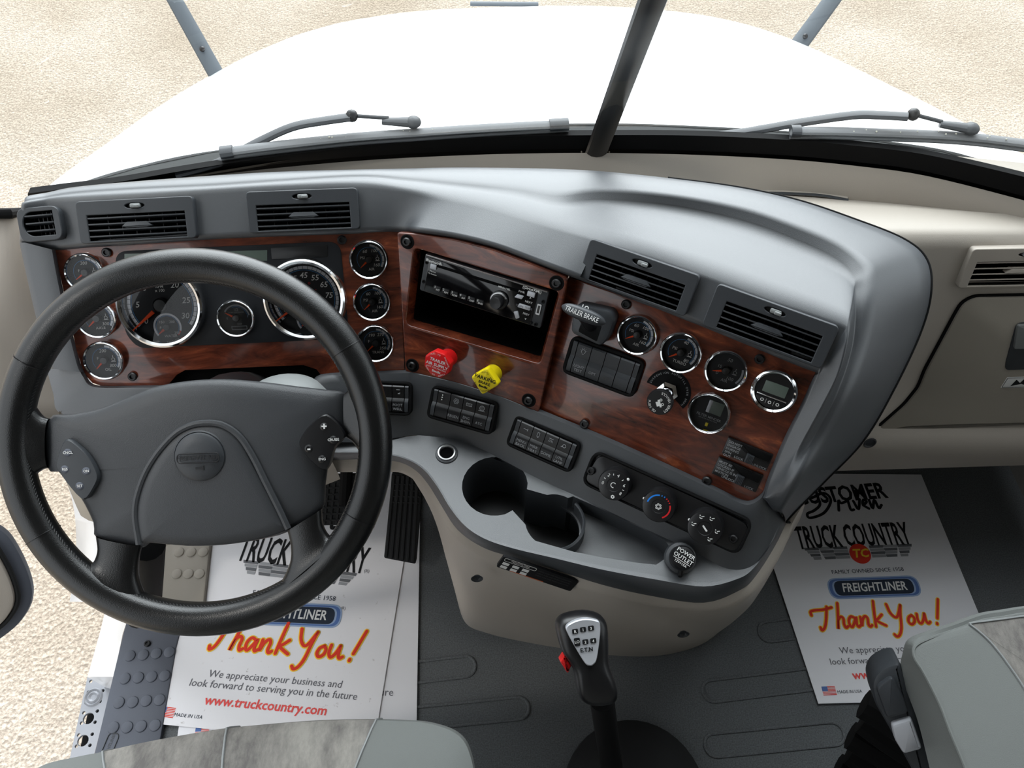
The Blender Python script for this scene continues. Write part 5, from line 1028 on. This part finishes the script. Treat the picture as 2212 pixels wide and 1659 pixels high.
# ================================================================== gear shifter
t = T('gear_shifter', 'black gear shifter with silver shift pattern plate standing on the floor', 'gear shifter', fK.M(1262, 1400), None, fK)
kpx = [(1203,1356),(1206,1342),(1222,1330),(1263,1323),(1296,1330),(1312,1348),(1316,1380),(1317,1432),(1326,1462),(1336,1491),(1331,1522),(1290,1530),(1262,1520),(1250,1496),(1242,1455),(1230,1432),(1216,1410),(1207,1380)]
KP = smoothpoly(t.P(kpx, 0), 3); kc = t.L(1270, 1420)
t.part('knob', dome(KP, kc, [(.75, -.05), (.93, -.035), (1.0, -.018), (1.0, -.008), (.95, .001), (.85, .006), (.6, .009), (.2, .010)]), 'black', ang=60)
fp = [(1222,1352),(1240,1340),(1263,1335),(1286,1338),(1294,1344),(1295,1368),(1288,1420),(1281,1433),(1273,1436),(1262,1430),(1240,1394),(1226,1368)]
FPp = smoothpoly(t.P(fp, .008), 4); fz = .0125
f_ = t.part('pattern_plate', dome(FPp, t.L(1264, 1380, .008), [(1.0, -.004), (1.0, fz), (.95, fz + .0012), (.9, fz + .001), (.3, fz + .0012)]), 'silver', 'silver shift pattern plate')
pz = fz + .0018; B, W = [], []
for s, x, y in (('R', 1241, 1360), ('1', 1258, 1356), ('3', 1275, 1353), ('LO', 1245.5, 1385), ('2', 1263, 1382.5), ('4', 1280, 1380)):
    p = t.L(x, y, .01); B.append(mv(slab(rrect(.0072, .0095 if s == 'LO' else .0058, .0015), 0, .0002), p[0], p[1] - (0 if s == 'LO' else .0012), pz)); W.append(text(s, .0046, p[0], p[1] - (0 if s == 'LO' else .0016), pz + .0004, bold=.02))
t.part('shift_boxes', join(*B, text('E.T.N', .0066, *t.L(1266, 1402, .01), pz + .0002, bold=.04)), 'inkblk', sub=f_); t.part('shift_numbers', join(*W), 'white', sub=f_)
t.part('range_switch', mv(slab(rpoly(t.P([(1209, 1428), (1219, 1413), (1234, 1437), (1226, 1454)], -.012), .002), -.028, -.008, .003), 0, 0), 'red', 'red range switch')
s0 = t.I @ Vector(atz(1330, 1720, .02)); s1 = Vector((*t.L(1300, 1510, -.03), -.03))
t.part('lever_shaft', tube([tuple(s0), tuple(s0.lerp(s1, .5)), tuple(s1)], [.019, .0165, .0155], 18), 'matt')
bc = atz(1368, 1700, .0)
t.wpart('boot', mv(lathe([(.122, .0), (.12, .012), (.108, .016), (.112, .022), (.098, .027), (.102, .033), (.086, .038), (.09, .044), (.06, .055), (.03, .07)], 40), bc[0], bc[1] - .015, .002), 'rubber')

# ================================================================== seats
def cushion(edge, z, fall, depth_y, mat, t, name, ang=60):
    return None
t = T('driver_seat', 'grey cloth driver seat cushion at the lower edge of the view', 'seat', (-.3, 0, .3))
se = [(60, 1672), (100, 1650), (160, 1636), (222, 1624), (300, 1606), (385, 1590), (470, 1576), (548, 1568), (630, 1561), (710, 1557), (812, 1556), (870, 1558), (914, 1561), (955, 1571), (985, 1585), (1005, 1606), (1018, 1640), (1024, 1670)]
zt = .46; SE = [atz(x, y, zt) for x, y in se]; cen = A([-.29, -.15, zt])
def seatloft(SE, drop, crown):
    r0 = [p + A([0, .0, -.20]) for p in SE]; r1 = [p + A([0, .012, -.05]) for p in SE]; r2 = [p + A([0, .004, -.015]) for p in SE]
    inn = []
    for k, dz in ((.03, .006), (.10, .014), (.25, .02), (.6, .022)): inn.append([p * (1 - k) + cen * k + A([0, 0, dz]) for p in SE])
    return [spl(r, 4) for r in [r0, r1, r2, SE] + inn]
rows = seatloft(SE, .2, .02); nc = len(rows[0])
def cut(rows, a, b): return [r[a:b + 1] for r in rows]
i0 = 4 * 3; i1 = 4 * 10
t.wpart('side_bolster', loft(cut(rows, 0, i0)), 'cloth'); t.wpart('centre_panel', loft(cut(rows, i0, i1)), 'camo', 'patterned grey centre panel'); t.wpart('side_bolster', loft(cut(rows, i1, nc - 1)), 'cloth')
seam = lambda rows, i: tube([r[i] + A([0, 0, .0008]) for r in rows[1:]], .0016, 6)
t.wpart('seam_piping', join(seam(rows, i0), seam(rows, i1), seam(rows, 4 * 6 + 1)), 'tab')
t.wpart('seat_base', box(-.50, -.10, -.35, .12, .0, .28, .01), 'matt')

t = T('passenger_seat', 'pale grey passenger seat with black control box at the lower right', 'seat', (.8, .0, .3))
zt = .50; pe = [(2017, 1700), (2000, 1625), (1981, 1553), (1958, 1492), (1944, 1450), (1950, 1410), (1962, 1380), (2005, 1362), (2050, 1347), (2112, 1325), (2160, 1317), (2212, 1309), (2300, 1300), (2420, 1300)]
PE = [atz(x, y, z) for (x, y), z in zip(pe, [.44, .44, .445, .45, .455, .475, .49, .497, .50, .50, .50, .50, .50, .50])]
cr_ = [(2100, 1710), (2083, 1655), (2052, 1580), (2030, 1522), (1996, 1455), (1975, 1420), (1978, 1395), (2018, 1376), (2060, 1362), (2120, 1341), (2165, 1334), (2212, 1326), (2300, 1318), (2420, 1318)]
CR = [atz(x, y, .512) for x, y in cr_]
in_ = [(2320, 1730), (2288, 1650), (2252, 1570), (2215, 1492), (2172, 1428), (2140, 1388), (2112, 1362), (2096, 1350), (2098, 1346), (2128, 1342), (2168, 1337), (2214, 1331), (2300, 1324), (2420, 1322)]
IN = [atz(x, y, .519) for x, y in in_]
far = [p + (A([1.0, -.12, .53]) - p) * .5 for p in IN]
LO = [p + A([.09, -.02, -.16]) for p in PE]
rows = [spl(r, 4) for r in (LO, [a * .3 + b * .7 for a, b in zip(LO, PE)], PE, [a * .5 + b * .5 + A([0, 0, .008]) for a, b in zip(PE, CR)], CR, IN, far, [p * .2 + A([1.0, -.12, .53]) * .8 for p in far])]
t.wpart('cushion', loft(rows[:6]), 'cloth'); t.wpart('patterned_panel', loft(rows[5:]), 'camo', 'patterned pale cloth panel'); t.wpart('panel_seam', tube([r + A([0, 0, .0004]) for r in rows[5]], .0016, 6), 'tab')
t.wpart('piping', tube([r + A([0, 0, .0005]) for r in rows[4]], .0018, 6), 'cloth')
fR = Fr(atz(1945, 1560, .425), nrm(30, 50)); mR = mat4(fR.o, fR.ex, fR.ey, fR.n); IR = mR.inverted(); q2 = lambda P: [tuple((IR @ Vector(fR.hit(x, y)))[:2]) for x, y in P]
t.wpart('control_box', xf(slab(rpoly(q2([(1882, 1480), (1892, 1455), (1918, 1438), (1946, 1432), (1968, 1500), (1990, 1570), (2030, 1680), (1990, 1700), (1925, 1580), (1890, 1520)]), .008, 4), -.06, 0, .008), mR), 'dark', 'black control box')
t.wpart('control_paddle', xf(slab(rpoly(q2([(1923, 1558), (1966, 1545), (1975, 1570), (1989, 1610), (1949, 1621), (1930, 1590)]), .004, 3), 0, .012, .004), mR), 'silver', 'silver control paddle')
t.wpart('rocker_button', xf(slab(rpoly(q2([(1890, 1480), (1925, 1456), (1950, 1500), (1962, 1535), (1915, 1548)]), .006, 4), 0, .009, .004), mR), 'dark')
bl = []
for i in range(6): bl.append([atz(1870 - i * 14 + (8 if i % 2 else -4), 1520 + i * 34, .34 - i * .05), atz(1930 - i * 2, 1560 + i * 40, .34 - i * .05), atz(2040, 1640 + i * 30, .34 - i * .05)])
t.wpart('bellows', join(*[tube(spl(b, 5), .022, 10) for b in bl]), 'matt'); t.wpart('seat_base', box(.62, 1.05, -.4, .16, 0, .34, .01), 'matt')

# ================================================================== passenger side of the dash
t = T('passenger_dash', 'beige passenger dashboard with glove box', 'dashboard', fP.M(1900, 700), None, fP)
PDc = []
for x in (1560, 1640, 1750, 1850, 1950, 2050, 2150, 2260, 2400):
    k = (x - 1560) / 840
    rear = atz(x, 404 + (x - 1560) * .085 + max(0, x - 1950) * .02, .675); brow = fP.hit(x, 492, -.016); br2 = fP.hit(x, 508, -.005)
    f0 = fP.hit(x, 532, .0); f1 = fP.hit(x, 640, .0); f2 = fP.hit(x, 800, 0); f3 = fP.hit(x, 915, .0); l1 = fP.hit(x, 940, .016); l2 = fP.hit(x, 985, .018); l3 = fP.hit(x, 1018 - (x - 1780) * .03, .0); l4 = l3 + A([0, .06, .0]); l5 = l3 + A([0, .30, -.06])
    PDc.append([rear + A([0, .10, .02]), rear, rear * .5 + brow * .5 + A([0, .0, .012]), brow, br2, f0, f1, f2, f3, l1, l2, l3, l4, l5])
PR = [spl(r, 10) for r in zip(*PDc)]; PR = PR[:6] + [[a * (1 - q / 16) + b * (q / 16) for a, b in zip(PR[5], PR[6])] for q in range(1, 16)] + PR[6:]
sg = loft(PR); M_, w_, h_2 = quad_fit(fP, [(2083, 541), (2322, 535), (2324, 613), (2083, 616)], .007); I_ = M_.inverted()
def in_vent(f):
    c = I_ @ Vector([sum(sg[0][i][k] for i in f) / 4 for k in range(3)]); return abs(c[0]) < w_ / 2 - .005 and abs(c[1]) < h_2 / 2 - .004 and abs(c[2]) < .05
t.wpart('dash_shell', (sg[0], [f for f in sg[1] if not in_vent(f)]), 'beige', ang=60)
gp = [(2212, 640), (2105, 642), (2080, 655), (2066, 678), (2030, 745), (2000, 800), (1985, 838), (1955, 875), (1890, 932), (1960, 922), (2050, 918), (2212, 915), (2420, 910), (2420, 640)]
gd = t.part('glove_box_door', slab(rpoly(t.P(gp, .004), .008, 3), -.004, .007, .004), 'beige_dark')
t.part('door_gap', plate(inset(ccw(rpoly(t.P(gp, .004), .008, 3)), -.003), [inset(ccw(rpoly(t.P(gp, .004), .008, 3)), .001)], -.002, .0035), 'matt')
lr = rpoly(t.P([(2196, 697), (2300, 693), (2300, 795), (2172, 800), (2172, 785)], .008), .01, 4)
t.part('latch_recess', slab(lr, .0065, .0085, .001), 'dark', sub=gd); t.part('latch_paddle', slab(rpoly(t.P([(2196, 700), (2300, 697), (2300, 748), (2188, 752)], .009), .004, 3), .0085, .013, .002), 'tab', sub=gd)
sk = rpoly(t.P([(2176, 815), (2300, 812), (2296, 836), (2161, 838)], .0075), .002, 2)
t.part('door_sticker', slab(sk, .007, .0078, .0002), 'white', sub=gd); sx, sy = t.L(2190, 828, .0078); t.part('sticker_drawing', join(fan([t.L(2182, 834, .0078), t.L(2196, 820, .0078), t.L(2203, 827, .0078), t.L(2212, 819, .0078), t.L(2222, 834, .0078), t.L(2206, 829, .0078)], .0081), plate(inset(ccw(sk), .001), [inset(ccw(sk), .0017)], .0078, .0081)), 'inkblk', sub=gd)
sc = t.L(1878, 955, .0165); t.part('screw_hole', mv(lathe([(.011, .001), (.009, .002), (.007, .0), (1e-5, .0)], 20), *sc, .018), 'dark')
vent('beige air vent above the glove box on the passenger side', fP, [(2083, 541), (2322, 535), (2324, 613), (2083, 616)], slot=(.085, .92, .33, .95), mat='beige', group=None, tilt=58)
df = [atz(x, y, .688) for x, y in ((1640, 415), (1700, 416), (1770, 420), (1830, 430))]
t = T('defroster_slot', 'thin beige defroster outlet at the rear of the passenger dash top', 'vent', df[1]); t.wpart('outlet_rim', tube(spl(df, 4), .005, 8, flat=.5), 'beige'); t.wpart('outlet_opening', tube([p + A([0, -.004, .002]) for p in spl(df, 4)], .003, 6, flat=.4), 'dark')
